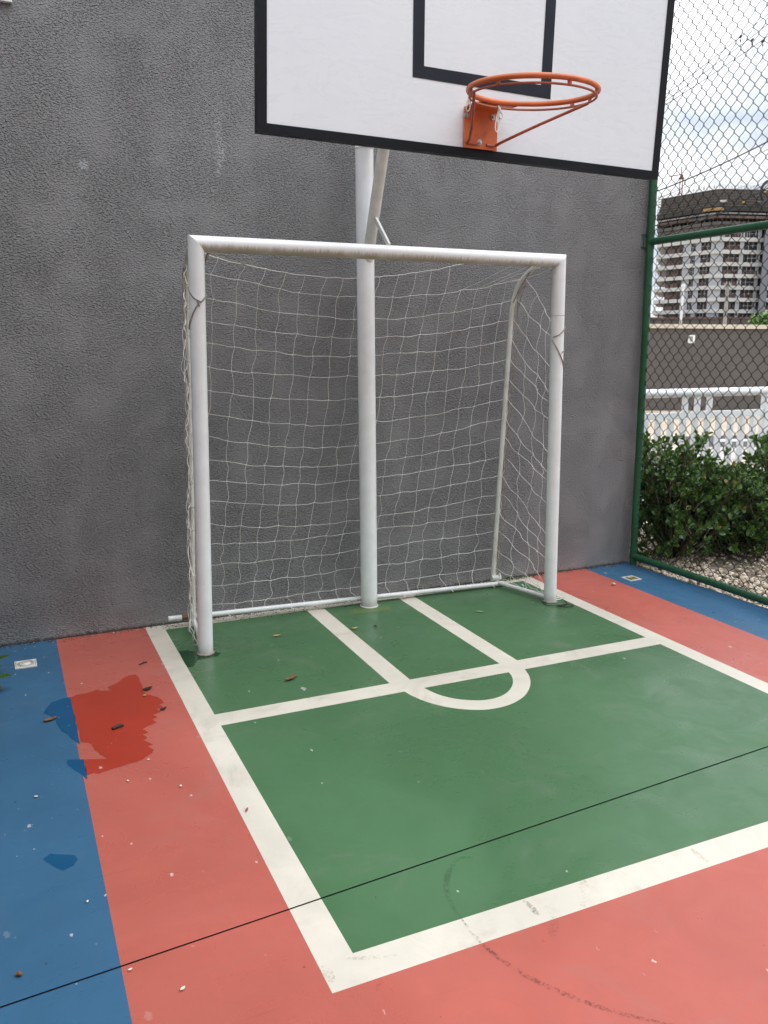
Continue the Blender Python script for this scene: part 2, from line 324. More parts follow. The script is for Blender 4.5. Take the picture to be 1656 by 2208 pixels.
# wet patches
def outline(pts, org, sc, z=.001, jit=.004, sub=3):
    P = [at(org[0]+a*sc, org[1]+b*sc) for a, b in pts]; out = []
    for i, p in enumerate(P):
        q = P[(i+1) % len(P)]
        for k in range(sub):
            v = p.lerp(q, k/sub); out.append(Vector((v.x + rnd.uniform(-jit, jit)*(k > 0), v.y + rnd.uniform(-jit, jit)*(k > 0), z)))
    return out
S6 = 480/1656; O6 = (0, 1260)
edge = [(527, 840), (550, 958), (575, 1063), (600, 1175)]
wet = MB()
wet.poly(outline([(527, 840), (570, 822), (660, 806), (742, 780), (722, 797), (830, 790), (800, 768), (870, 735), (930, 690), (960, 678), (1010, 672), (1035, 695), (1050, 740), (1065, 775), (1060, 800), (1100, 822), (1160, 835),
    (1200, 855), (1222, 885), (1180, 893), (1215, 920), (1165, 925), (1195, 950), (1140, 970), (1170, 990), (1135, 1005), (1165, 1030), (1110, 1052), (1060, 1080), (1105, 1105), (1062, 1115), (1095, 1145), (1065, 1160), (1140, 1195), (1100, 1205), (1145, 1232), (1130, 1255), (1060, 1305),
    (1000, 1325), (930, 1345), (850, 1370), (790, 1390), (740, 1408), (700, 1402), (650, 1420), (625, 1305), (800, 1300), (740, 1262), (700, 1230), (685, 1190), (645, 1178), (602, 1175), (576, 1063), (551, 958)], O6, S6, jit=.0025), 0)
wet.poly(outline([(526, 840), (470, 850), (380, 880), (345, 925), (322, 960), (370, 975), (410, 1000), (430, 1050), (460, 1095), (510, 1115), (520, 1140), (560, 1165), (598, 1195), (575, 1063), (550, 958)], O6, S6, jit=.002), 1)
wet.poly(outline([(624, 1303), (500, 1308), (500, 1330), (540, 1370), (600, 1410), (648, 1450), (649, 1420)], O6, S6, jit=.002), 1)
struct('puddle', wet, [M['wet_red'], M['wet_blue']])
pud = MB(); pud.poly(outline([(320, 528), (380, 485), (430, 492), (550, 498), (578, 525), (550, 575), (468, 612), (400, 580)], (0, 1700), S6, jit=.002)); struct('puddle', pud, M['wet_blue'])
pud = MB(); pud.poly(outline([(1330, 500), (1380, 490), (1470, 500), (1600, 503), (1637, 512), (1618, 535), (1560, 545), (1480, 560), (1450, 585), (1440, 610), (1398, 618), (1362, 565)], O6, S6, jit=.003)); struct('puddle', pud, M['wet_green'])
pud = MB(); pud.poly(outline([(620, 135), (640, 112), (680, 100), (750, 96), (805, 98), (812, 120), (740, 128), (640, 140)], (460, 1260), 780/1656, jit=.004)); struct('paint_patch', pud, floor_mat('patched_paint', (.105, .175, .058), .6))
def ribbon(name, pix, wid, m, z=.0016, n=8):
    P = [at(*p) for p in pix]; Q = []
    for i in range(len(P)-1):
        pm = P[max(0, i-1)]; pn = P[min(len(P)-1, i+2)]
        for k in range(n):
            s = k/n; a, b = P[i], P[i+1]
            Q.append(.5*((2*a) + (b-pm)*s + (2*pm-5*a+4*b-pn)*s*s + (-pm+3*a-3*b+pn)*s**3))
    Q.append(P[-1]); mb = MB(); vs = []
    for i, p in enumerate(Q):
        t_ = (Q[min(i+1, len(Q)-1)]-Q[max(i-1, 0)]).normalized(); s = wid*(.35+.65*math.sin(math.pi*min(1, max(.02, i/(len(Q)-1)))))*.5
        n3 = Vector((-t_.y, t_.x, 0))*s; vs += [p+n3+Vector((0, 0, z)), p-n3+Vector((0, 0, z))]
    mb.add(vs, [[2*i, 2*i+1, 2*i+3, 2*i+2] for i in range(len(Q)-1)]); struct(name, mb, m)
ribbon('scuff_mark', [(996, 1984), (1025, 2020), (1065, 2058), (1120, 2096), (1180, 2128), (1245, 2155), (1330, 2184), (1420, 2205), (1500, 2222)], .015, M['scuff'])
ribbon('scuff_mark', [(1020, 1850), (990, 1852), (968, 1880), (963, 1918), (975, 1955), (996, 1984)], .018, M['scuff_faint'])
ribbon('scuff_mark', [(1130, 1942), (1150, 1962), (1162, 1974)], .018, M['scuff'], .0018)
ribbon('scuff_mark', [(1257, 1898), (1258, 1925), (1256, 1955)], .035, M['smear'], .0018); ribbon('scuff_mark', [(1192, 1975), (1193, 1998), (1190, 2022)], .03, M['scuff_faint'], .0018)
ribbon('scuff_mark', [(690, 2085), (705, 2100), (718, 2118)], .03, M['smear'], .0018); ribbon('scuff_mark', [(745, 2068), (800, 2066), (855, 2061)], .014, M['smear'], .0018)
ribbon('scuff_mark', [(1490, 1830), (1510, 1848), (1530, 1862)], .02, M['smear'], .0018); ribbon('scuff_mark', [(812, 2138), (817, 2124), (819, 2114)], .012, M['scuff'], .0018)

# ------------------------------------------------------------------ garden strip, podium, lower ground
gsoil = paint('garden_soil', (.20, .165, .12), .95, .4, 20); conc = paint('pale_concrete', (.47, .385, .285), .85, .12, .6)
gb = MB(); gb.box((0, 0, -1.35), (3000, 3000, .1)); g_o = struct('ground', gb, conc)
gb = MB(); gb.box((6.98, -4.0, -.56), (10, 10.2, 1.06)); struct('garden_bed', gb, gsoil)
gb = MB(); gb.box((-6.2, -4.0, -.54), (8.0, 10.2, 1.06)); struct('garden_bed', gb, gsoil)
gb = MB(); gb.box((0, -4.0, -.63), (4.2, 10.4, 1.2)); struct('terrace', gb, paint('slab_concrete', (.4, .38, .35), .9))

def pebble_mesh(c, r, rg):
    bm = bmesh.new(); bmesh.ops.create_icosphere(bm, subdivisions=1, radius=1)
    s = Vector((rg.uniform(.8, 1.5), rg.uniform(.7, 1.1), rg.uniform(.4, .8)))*r; q = Euler((rg.uniform(-.5, .5), rg.uniform(-.5, .5), rg.uniform(0, 6.28)))
    vs = []
    for v in bm.verts:
        p = Vector(v.co)*(1+rg.uniform(-.14, .14)); p = Vector((p.x*s.x, p.y*s.y, p.z*s.z)); p.rotate(q); vs.append(p+c)
    fs = [[v.index for v in f.verts] for f in bm.faces]; bm.free(); return vs, fs
peb = MB()
for i in range(4200):
    big = rnd.random() < .25
    px = 2.0 + rnd.random()**1.3*2.4; py = rnd.uniform(-2.3, .6)
    if rnd.random() < .4: px = rnd.uniform(1.99, 2.5)
    r_ = rnd.uniform(.016, .026) if big else rnd.uniform(.009, .016)
    vs, fs = pebble_mesh(Vector((px, py, -.026+rnd.uniform(0, .016))), r_, rnd); peb.add(vs, fs, True)
t = NT('river_pebbles'); geo = t.n('ShaderNodeNewGeometry').outputs['Random Per Island']
rp = t.n('ShaderNodeValToRGB'); t.put(rp.inputs[0], geo); e = rp.color_ramp.elements; e[0].color = (.62, .52, .40, 1); e[1].color = (.20, .15, .11, 1)
for p_, c_ in ((.3, (.70, .62, .50)), (.55, (.48, .37, .27)), (.75, (.58, .52, .46)), (.9, (.34, .25, .18))): q = rp.color_ramp.elements.new(p_); q.color = (*c_, 1)
M['pebble'] = t.fin(t.mix(t.math('MULTIPLY', t.noise(60), .25), rp.outputs[0], (.3, .25, .2)), .75, .3)
tag(peb.build('pebbles', M['pebble']), 'cream and brown river pebbles covering the bed behind the fence', 'pebbles', kind='stuff')
gm = MB()
for i in range(5200):
    y_ = rnd.uniform(-2.4, -.02); w_ = min(1, max(.12, (-y_)*1.1)); x_ = 1.975 + eX*y_ + abs(rnd.gauss(0, .028*w_)) ; h_ = rnd.uniform(.008, .028)
    a_ = rnd.uniform(0, 6.28); dx, dy = math.cos(a_)*.003, math.sin(a_)*.003; lx, ly = rnd.uniform(-.018, .018), rnd.uniform(-.018, .018)
    gm.add([(x_-dx, y_-dy, -.024), (x_+dx, y_+dy, -.024), (x_+lx, y_+ly, -.012+h_)], [[0, 1, 2]])
t = NT('moss_grass'); geo = t.n('ShaderNodeNewGeometry').outputs['Random Per Island']; M['moss'] = t.fin(t.mix(geo, (.07, .10, .025), (.17, .18, .05)), .8, .2)
tag(gm.build('moss', M['moss']), 'low mossy grass along the outer edge of the blue kerb', 'moss', kind='stuff')

# ------------------------------------------------------------------ stucco wall
wl = MB(); wl.box((-3.99, .14, 2.12), (11.95, .28, 4.34)); tag(wl.build('wall', M['stucco']), 'tall gray rough stucco wall behind the goal', 'wall')
sg = MB(); sg.box((-2.10, -.012, 3.27), (.60, .024, .51), .003); tag(sg.build('wall_panel', M['sign']), 'white panel fixed high on the stucco wall, cut by the photo corner', 'wall panel')

sw = MB(); sw.box((-3.75, -3.4, 2.0), (.25, 6.6, 4.4)); tag(sw.build('added_side_wall', M['stucco']), 'unseen gray stucco wall added behind the hedge to block light', 'wall')  # unseen wall, added to keep light off the left side
# ------------------------------------------------------------------ goal
goal = empty('football_goal', (-.11, -.52, 0), 0, 'small white football goal with sagging net in front of the gray wall', 'goal')
rP = .037
LB, LT = Vector((-1.157, -.52, 0)), Vector((-1.131, -.53, 1.9625)); RB, RT = Vector((.929, -.52, 0)), Vector((.880, -.53, 1.9705))
up_ = Vector((0, 0, 1)); cbd = (RT-LT).normalized(); mL = ((LT-LB).normalized()+(-cbd)*-1).normalized()
mR = ((RT-RB).normalized()-cbd).normalized()
mb = MB(); mb.bar(LB, LT, rP, 32, None, mL, segs=2); mb.build('post', M['white'], goal)
mb = MB(); mb.bar(RB, RT, rP, 32, None, mR, segs=2); mb.build('post', M['white'], goal)
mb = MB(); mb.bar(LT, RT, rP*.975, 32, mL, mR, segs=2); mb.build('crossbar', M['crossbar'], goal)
for B in (LB, RB): mb = MB(); mb.torus(B+Vector((0, 0, .004)), (1, 0, 0), (0, 1, 0), rP+.003, .0045, 36, 8); mb.build('base_ring', M['old_cord'], goal)
# dark seam of the right post sleeve
ps = RB.lerp(RT, .85); mb = MB(); mb.bar(ps, ps+Vector((-.0001, 0, .0022)), rP+.0006, 32); mb.build('sleeve_seam', M['old_cord'], goal)
def smooth_path(P, n=8):
    P = [Vector(p) for p in P]; Q = []
    for i in range(len(P)-1):
        pm = P[i-1] if i else P[0]*2-P[1]; pn = P[i+2] if i+2 < len(P) else P[-1]*2-P[-2]
        for k in range(n):
            s = k/n; a, b = P[i], P[i+1]
            Q.append(.5*((2*a) + (b-pm)*s + (2*pm-5*a+4*b-pn)*s*s + (-pm+3*a-3*b+pn)*s**3))
    return Q+[P[-1]]
SR = smooth_path([(.79, -.10, .035), (.825, -.095, .80), (.861, -.092, 1.55), (.860, -.112, 1.745), (.874, -.16, 1.87), (.884, -.27, 1.945), (.888, -.40, 1.967), (.888, -.50, 1.968)])
SL = smooth_path([(-1.128, -.12, .035), (-1.108, -.12, .80), (-1.092, -.12, 1.58), (-1.094, -.14, 1.76), (-1.102, -.2, 1.885), (-1.118, -.33, 1.95), (-1.124, -.43, 1.962), (-1.126, -.50, 1.963)])
for S in (SL, SR): mb = MB(); mb.tube(S, .0145, 14); mb.build('stanchion', M['aged'], goal)
barL, barR = Vector((-1.249, -.062, .052)), Vector((.845, -.135, .022))
bl1 = barL.lerp(barR, .068)
mb = MB(); mb.bar(bl1, barR, .0145, 16); mb.build('rear_bar', M['white'], goal)
mb = MB(); mb.bar(barL.lerp(barR, .034), bl1, .0140, 16); mb.build('rusty_bar_joint', M['rust'], goal)['label'] = 'rusty joint in the rear ground bar'
mb = MB(); mb.bar(barL, barL.lerp(barR, .034), .0150, 16); mb.build('bar_end', M['white'], goal)
mb = MB(); mb.bar((.806, -.118, .03), (.905, -.50, .028), .0135, 16); mb.build('side_bar', M['white'], goal)
mb = MB(); mb.bar((-1.124, -.10, .04), (-1.152, -.49, .032), .0135, 16); mb.build('side_bar', M['white'], goal)
mb = MB(); mb.bar((.772, -.115, .06), (.83, -.125, .062), .017, 14); mb.tube([(.815, -.13, .06), (.818, -.135, .088)], .006, 10); mb.build('foot_clamp', M['aged'], goal)
for u, v in ((487, 1326), (624, 1312), (748, 1298), (872, 1286), (980, 1275), (1078, 1268)):
    q = at(u, v, 'z', .03); s = (q.x-barL.x)/(barR.x-barL.x); q = barL.lerp(barR, s)
    mb = MB(); mb.tube([q+Vector((.004*k, -.018-.008*math.sin(k*.7), -.012+.009*math.cos(k*.75)+.004)) for k in range(6)], .0028, 8); mb.build('net_hook', M['white'], goal)
mb = MB(); mb.tube([(.86, -.335, .04), (.862, -.34, .058), (.853, -.33, .066)], .0028, 8); mb.build('net_hook', M['white'], goal)
# net
rn = random.Random(21)
net = MB()
def cord(P, r=.00165, k=5, wav=.0): net.tube(P, r, k, caps=False)
def ease(s): return s*s*(3-2*s)
NR, NC = 16, 18
def edge(S, zz):              # point of a stanchion at height zz
    for a, b in zip(S, S[1:]):
        if a.z <= zz <= b.z: return a.lerp(b, (zz-a.z)/(b.z-a.z+1e-9))
    return Vector(S[-1]) if zz > S[-1].z else Vector(S[0])
grid = []
for i in range(NR+1):
    top = i == 0; zl = 1.888 - (i-1)*.1185 if i else 1.968; row = []
    zl = max(zl, .075); eL = edge(SL, min(zl, 1.90)); eR = edge(SR, min(zl+.03, 1.91)); fz = i/NR
    eL = Vector((eL.x, min(eL.y, -.105) if not top else -.25, zl)); eR = Vector((eR.x, eR.y, zl+.012))
    if top: eR = Vector((.50, -.14, 1.975))
    sag = .105+.02*math.sin(i) if i < 13 else .05 - .008*(i-13)
    if top: sag = .105
    for j in range(NC+1):
        s = j/NC; x = eL.x + (eR.x-eL.x)*s; sh = (.5-fz)*.21*math.sin(math.pi*min(1, max(0, s)))**.6
        yy = eL.y*(1-s)+eR.y*s; mid = math.sin(math.pi*s); yy = yy*(1-mid**.5) + (-.048-.012*math.sin(s*9))*mid**.5
        m0 = .44; q = (s-m0)/(m0 if s < m0 else 1-m0); z_ = zl*(1-s)+eR.z*s - sag*(1-abs(q)**1.9)
        jx = rn.uniform(-.011, .011)*(0 < j < NC); jz = rn.uniform(-.006, .006)*(0 < j < NC)
        row.append(Vector((x+sh+jx, min(-.03, yy+rn.uniform(-.006, .006)), max(.035, z_+jz))))
    grid.append(row)
for j in range(NC+1): grid[0][j].x = min(.50, grid[1][j].x+.035)
for j in range(NC+1):
    q = grid[0][j]; s = (q.x+.25)/(.85 if q.x < -.25 else .75); q.z = 1.968-.10*(1-min(1, abs(s))**1.7)
def wob(a, b, amp, n=5):      # slack cord between two knots
    d = rn.uniform(-1, 1)*amp; e = rn.uniform(-1, 1)*amp*.5
    t_ = (b-a); side = Vector((t_.z, 0, -t_.x)).normalized() if t_.length > 1e-5 else Vector((1, 0, 0))
    return [a.lerp(b, k/n) + side*(d*math.sin(math.pi*k/n)+e*math.sin(2*math.pi*k/n)) + Vector((0, 0, -abs(amp)*.25*math.sin(math.pi*k/n))) for k in range(n+1)]
def knot(p, r=.0042): net.tube([p+Vector((-r, 0, -r*.3)), p, p+Vector((r, 0, r*.3))], [r*.3, r*.75, r*.3], 6, caps=True)
for i in range(NR+1):
    P = []
    for j in range(NC): P += wob(grid[i][j], grid[i][j+1], .004)[:-1]
    cord(P+[grid[i][NC]], .0016 if i else .002)
for j in range(NC+1):
    for i in range(NR):
        if i == 0 and grid[1][j].x > .46:
            if j < NC: q = grid[1][j]; cord(wob(q, Vector((q.x+.10, -.47, RT.z-.03)), .01), .0013)
            continue
        amp = .008 if i < NR-3 else .02
        cord(wob(grid[i][j], grid[i+1][j], amp), .00125)
    if 0 < j < NC:
        b = grid[NR][j]; s = (b.x-barL.x)/(barR.x-barL.x); q = barL.lerp(barR, s)+Vector((rn.uniform(-.03, .03), .0, .012)); cord(wob(b, q, .012), .0016)
for row in grid:
    for p in row[1:-1]: knot(p)
# right side panel: rows fall steeply from the stanchion to the post
def post_at(B, T, zz): return B.lerp(T, zz/T.z)
sg_ = []
for i in range(17):
    zs = 1.90-i*.1185; row = []
    zs = max(.06, zs); a = edge(SR, zs) + Vector((.012, -.006, 0)); zf = max(.03, zs-.26+.05*math.sin(i*1.7)); b = post_at(RB, RT, zf)+Vector((-.01, .035, 0))
    for j in range(5):
        s = j/4; p = a.lerp(b, s); p += Vector((.045*math.sin(math.pi*s)+rn.uniform(-.012, .012)*(0 < j < 4), rn.uniform(-.012, .012)*(0 < j < 4), -.055*math.sin(math.pi*s)*(1 if i < 13 else .3))); p.z = max(.02, p.z); row.append(p)
    sg_.append(row)
for i in range(17):
    P = []
    for j in range(4): P += wob(sg_[i][j], sg_[i][j+1], .012)[:-1]
    cord(P+[sg_[i][4]], .0018)
    if i < 16:
        for j in range(5): cord(wob(sg_[i][j], sg_[i+1][j], .015), .0016)
    for j in range(1, 4): knot(sg_[i][j])
# left side panel, seen almost edge on
sl_ = []
for i in range(17):
    zs = max(.06, 1.90-i*.1185); a = edge(SL, zs)+Vector((-.012, -.006, 0)); zf = max(.03, zs-.10); b = post_at(LB, LT, zf)+Vector((-.012, .036, 0))
    sl_.append([a.lerp(b, j/4)+Vector((-.02*math.sin(math.pi*j/4)+rn.uniform(-.012, .008)*(0 < j < 4), rn.uniform(-.02, .02)*(0 < j < 4), -.05*math.sin(math.pi*j/4))) for j in range(5)])
for i in range(17):
    P = []
    for j in range(4): P += wob(sl_[i][j], sl_[i][j+1], .01)[:-1]
    cord(P+[sl_[i][4]], .0018)
    if i < 16:
        for j in range(5): cord(wob(sl_[i][j], sl_[i+1][j], .014), .0017)
# top panel
net.build('net', M['cord'], goal)
# bunched edge ropes twisted along the stanchions, ties on the posts
for S, sgn, n_s in ((SR, .03, 3), (SL, -.022, 3)):
    mb = MB(); zz = [.10+1.78*k/60 for k in range(61)]
    for q in range(n_s):
        mb.tube([edge(S, z_)+Vector((sgn*(1-.25*math.sin(k*.33+q))+.009*math.sin(k*.9+q*2.1), -.02+.010*math.cos(k*.9+q*2.1), 0)) for k, z_ in enumerate(zz)], .0022, 5)
    mb.build('edge_rope', M['old_cord'], goal)
def wrap(B, T, z0, z1, turns, ph=0., r=.0036, n=40):
    P = []
    for k in range(n+1):
        s = k/n; a = ph+turns*2*math.pi*s; zz = z0+(z1-z0)*s; c_ = B.lerp(T, zz/T.z); P.append(c_+Vector((math.cos(a)*(rP+r*.8), math.sin(a)*(rP+r*.8), .004*math.sin(7*s))))
    return P
mb = MB(); mb.tube(wrap(LB, LT, 1.77, 1.70, .36, math.pi*.86), .0034, 7); mb.tube(wrap(LB, LT, 1.70, 1.76, .32, -math.pi*.45), .0034, 7)
mb.tube(wrap(LB, LT, 1.70, 1.58, -.30, -math.pi*.5), .003, 7); e_ = LB.lerp(LT, 1.70/1.96)+Vector((-.005, -rP-.004, 0)); mb.tube([e_+Vector((0, 0, .008)), e_, e_+Vector((.004, -.002, -.02))], [.004, .0065, .003], 8)
mb.build('tie_cord', M['old_cord'], goal)
mb = MB(); mb.tube(wrap(RB, RT, 1.62, 1.555, -.42, -.15), .0034, 7); mb.tube(wrap(RB, RT, 1.545, 1.36, .45, math.pi*1.05), .0032, 7); mb.tube(wrap(RB, RT, 1.47, 1.5, .18, -math.pi*.45), .0026, 7)
mb.build('tie_cord', M['old_cord'], goal)
mb = MB(); a = Vector((-1.07, -.50, 1.925)); mb.tube([a, a+Vector((-.010, .006, -.03)), a+Vector((-.026, .0, -.055)), a+Vector((-.028, -.004, -.075))], [.006, .0045, .005, .003], 7); mb.tube([a, a+Vector((.1, .1, -.01)), grid[0][2]], .0022, 5); mb.build('tie_cord', M['old_cord'], goal)
mb = MB(); mb.tube([(.845, -.14, 1.76), (.862, -.20, 1.86), (.875, -.26, 1.93)], .005, 6); mb.build('tie_cord', M['old_cord'], goal)
mb = MB(); mb.tube([(.965, -.505, .008), (1.005, -.50, .01), (1.03, -.515, .008), (.99, -.53, .008), (.96, -.525, .01)], .004, 8); mb.build('ground_hook', M['aged'], goal)
mb = MB(); P = [at(u, v, 'z', .006) for u, v in ((1168, 1297), (1180, 1305), (1200, 1306), (1222, 1303), (1236, 1307), (1218, 1309), (1200, 1306))]; mb.tube(smooth_path(P, 6), .0022, 6)
P = [at(u, v, 'z', .006) for u, v in ((1216, 1294), (1222, 1300), (1216, 1306), (1195, 1306))]; mb.tube(smooth_path(P, 6), .0022, 6)
tag(mb.build('loose_wire', M['hole']), 'thin dark wire looped on the green floor at the right goal post', 'wire')

# ------------------------------------------------------------------ basketball hoop
hoop = empty('basketball_hoop', (-.10, -.15, 0), 0, 'white basketball board with orange netless rim on a white pole', 'basketball hoop')
mb = MB(); mb.bar((-.097, -.15, 0), (-.132, -.15, 2.68), .0485, 36, segs=4); mb.build('pole', M['white'], hoop)
mb = MB(); mb.torus((-.097, -.15, .003), (1, 0, 0), (0, 1, 0), .051, .004, 40, 8); mb.build('base_ring', M['aged'], hoop)
mb = MB(); mb.bar((-.131, -.15, 2.60), (-.24, -1.50, 2.60), .045, 24); mb.build('arm', M['white'], hoop)
mb = MB(); mb.torus((-.130, -.151, 2.53), (1, 0, 0), (0, 1, 0), .047, .005, 32, 8); mb.build('weld_collar', M['white'], hoop)
mb = MB(); mb.bar((-.119, -.165, 1.945), (-.150, -.47, 2.565), .030, 20); mb.build('brace', M['aged'], hoop)
mb = MB(); q0, q1 = Vector((-.127, -.285, 2.165)), Vector((-.161, -.530, 2.0)); d = q1-q0; mb.box((q0+q1)/2, (.026, .012, d.length), .001, Vector((d.x, d.y, d.z)).to_track_quat('Z', 'X')); mb.build('strut', M['aged'], hoop)
# board: four corners in its plane
by = -1.545
BL, BR = (-1.142, 2.231), (.627, 2.217); TL, TR = (-1.118, 3.30), (.672, 3.30)
def bq(s, t_):     # s across, t up
    a = (BL[0]+(BR[0]-BL[0])*s, BL[1]+(BR[1]-BL[1])*s); b = (TL[0]+(TR[0]-TL[0])*s, TL[1]+(TR[1]-TL[1])*s)
    return a[0]+(b[0]-a[0])*t_, a[1]+(b[1]-a[1])*t_
def slab(mb, cs, y0, y1):
    vs = [(x_, y0, z_) for x_, z_ in cs]+[(x_, y1, z_) for x_, z_ in cs]
    mb.add(vs, [[0, 1, 2, 3], [7, 6, 5, 4], [0, 4, 5, 1], [1, 5, 6, 2], [2, 6, 7, 3], [3, 7, 4, 0]])
f_s, f_t = .019, .029
mb = MB(); slab(mb, [bq(f_s*.5, f_t*.5), bq(1-f_s*.5, f_t*.5), bq(1-f_s*.5, 1-f_t*.5), bq(f_s*.5, 1-f_t*.5)], by+.004, by+.026); board = mb.build('backboard', M['board'], hoop)
o_ = [bq(0, 0), bq(1, 0), bq(1, 1), bq(0, 1)]; i_ = [bq(f_s, f_t), bq(1-f_s, f_t), bq(1-f_s, 1-f_t), bq(f_s, 1-f_t)]
mb = MB()
for k in range(4): slab(mb, [o_[k], o_[(k+1) % 4], i_[(k+1) % 4], i_[k]], by, by+.034)
mb.build('board_frame', M['black'], board)
TO = [(-.5515, 2.4765), (.0575, 2.4705), (.068, 2.93), (-.5515, 2.93)]; TI = [(-.505, 2.519), (.0105, 2.517), (.021, 2.886), (-.505, 2.886)]
mb = MB()
for k in range(4): mb.add([(x_, by+.0025, z_) for x_, z_ in (TO[k], TO[(k+1) % 4], TI[(k+1) % 4], TI[k])], [[0, 1, 2, 3]])
mb.build('target_square', M['navy'], board)
# rim
RC = Vector((-.255, -1.876, 2.385)); RR = .2215; ax, ay = Vector((1, 0, .005)).normalized(), Vector((0, 1, .065)).normalized()
def rp_(a, r=RR, dz=0): return RC + ax*(r*math.cos(a)) + ay*(r*math.sin(a)) + Vector((0, 0, dz))
mb = MB(); mb.tube([rp_(2*math.pi*k/72) for k in range(72)], .0092, 12, closed=True); rim = mb.build('rim', M['orange'], hoop)
mb = MB(); mb.tube([rp_(2*math.pi*k/72, RR-.004, -.021) for k in range(72)], .0040, 8, closed=True)
mb.build('hook_ring', M['rod'], rim)
for a in (15, 165, 205, 268, 310, 350):
    mb = MB(); p, q = rp_(R(a), RR, -.004), rp_(R(a), RR-.004, -.021); tg = (rp_(R(a+3))-rp_(R(a))).normalized(); mb.tube([p, p.lerp(q, .5), q], [.0065, .0055, .0055], 6)
    mb.box(p.lerp(q, .5), (.014, .006, .016), .001, Euler((0, 0, R(a+90)))); mb.build('ring_lug', M['rod'], rim)
# mounting plate with curved neck
px0, px1, pz0, pz1 = -.337, -.190, 2.254, 2.408
mb = MB(); mb.box(((px0+px1)/2, by-.006, (pz0+pz1)/2-.004), (px1-px0, .007, pz1-pz0-.008), .0025); plate = mb.build('mounting_plate', M['orange'], rim)
mb = MB(); rows = []      # neck folds off the plate and runs out to hug the ring
for k in range(13):
    s = k/12; aa = R(70)+R(40)*s; e2 = rp_(aa, RR+.004, -.004); e1 = Vector((px0+.004+(px1-px0-.008)*(1-s), by-.010, pz1-.012)); m1 = Vector((e1.x, by-.016, pz1-.004)).lerp(Vector((e2.x, e2.y, e2.z)), .12)
    rows.append([e1, m1, m1.lerp(e2, .5)+Vector((0, 0, -.002)), e2])
vs = [p for r_ in rows for p in r_] + [p-Vector((0, 0, .006)) for r_ in rows for p in r_]; n4 = 4; o2 = 13*4; fs = []
for k in range(12):
    for j in range(3):
        a, b, c_, d_ = k*n4+j, k*n4+j+1, (k+1)*n4+j+1, (k+1)*n4+j; fs += [[a, b, c_, d_], [o2+d_, o2+c_, o2+b, o2+a]]
for k in (0, 12):
    for j in range(3): fs.append([k*n4+j, k*n4+j+1, o2+k*n4+j+1, o2+k*n4+j])
mb.add(vs, fs, True); mb.build('neck', M['orange'], rim)
for u, v in ((1063, 253), (1007, 247), (1034, 307)):
    q = at(u, v, 'y', by-.012); mb = MB(); mb.tube([q+Vector((0, .004, 0)), q+Vector((0, -.001, 0))], .0105, 16); mb.tube([q, q+Vector((0, -.010, 0))], .0062, 6); mb.build('bolt', M['steel'], rim)
for s_, px_ in ((1, px1-.028), (-1, px0+.030)):
    foot = Vector((px_, by-.0125, 2.270)); e_ = rp_(R(-8 if s_ > 0 else 172), RR-.003, -.022)
    mb = MB(); mb.tube(smooth_path([foot-Vector((s_*.022, 0, 0)), foot, foot+Vector((s_*.018, -.004, .002)), foot.lerp(e_, .12)+Vector((s_*.008, 0, 0)), foot.lerp(e_, .5), e_], 5), .0055, 10); mb.build('support_rod', M['rod'], rim)
def loop(c, hgt, wid, sway):
    P = [c + Vector((wid*math.sin(2*math.pi*k/22)*(.3+.7*(1-math.cos(2*math.pi*k/22))/2)+sway*(1-math.cos(2*math.pi*k/22))/2, wid*.4*math.cos(2*math.pi*k/22), -hgt*(1-math.cos(2*math.pi*k/22))/2)) for k in range(23)]
    return P
for (u, v), hg in (((1014, 202), .062), ((1077, 236), .080)):
    q = at(u, v, 'y', -1.665); mb = MB(); mb.tube(loop(q, hg, .011, -.012), .0024, 6); mb.tube(loop(q+Vector((.003, 0, .004)), hg*.45, .011, .004), .0022, 6)
    mb.tube([q+Vector((-.006, 0, .012)), q, q+Vector((.006, -.004, -.014))], [.003, .0055, .003], 7); mb.tube([q, q+Vector((-.004, 0, -hg*.3)), q+Vector((-.008, 0, -hg*.55))], [.004, .0035, .002], 7); mb.build('net_remnant', M['cord'], rim)

# ------------------------------------------------------------------ chain-link fence
fence = empty('chain_link_fence', (1.985, -.02, 0), 0, 'green chain link fence on green pipe frame to the right of the court', 'fence')
FX = 1.967; fx = lambda y_: FX + .012*y_
mb = MB(); mb.bar((FX, -.062, -.03), (FX+.004, .012, 4.6), .0245, 20, segs=3)
for k in range(28):
    zz = .12+k*.163; c_ = Vector((FX+.004*zz/4.6, -.062+.074*zz/4.6, zz)); mb.torus(c_, (1, 0, 0), (0, .95, .2), .0258, .0026, 20, 6)
mb.build('fence_post', M['green_pipe'], fence)
for y_ in (-2.45, -4.9): mb = MB(); mb.bar((fx(y_), y_, -.03), (fx(y_), y_, 4.6), .0245, 18); mb.build('fence_post', M['green_pipe'], fence)
for zz in (.066, 2.174, 4.3):
    mb = MB(); y0_ = -.03 if zz > 1 else -.055
    mb.bar((FX, y0_, zz), (fx(-4.9), -4.9, zz+.004), .0235, 18, segs=2)
    for k in range(40):
        yy = -.10-k*.118; mb.torus((fx(yy), yy, zz), (1, 0, 0), (0, .35, .94), .0245, .0022, 16, 5)
    mb.build('rail', M['green_pipe'], fence)
mb = MB()
for zz in (2.13, 2.21): mb.tube([(1.985, -.02, zz), (1.95, -.004, zz+.004), (1.925, -.012, zz+.012), (1.915, .01, zz+.01)], .005, 8)
mb.tube([(1.925, -.012, 2.142), (1.925, -.016, 2.18), (1.926, -.012, 2.222)], .004, 8); mb.build('wall_anchor', M['green_pipe'], fence)
wire = MB(); h2 = .044; w2_ = .040; z0_, z1_ = .075, 4.29; nz_ = int((z1_-z0_)/h2); ncol = int(4.8/w2_)
rf = random.Random(3)
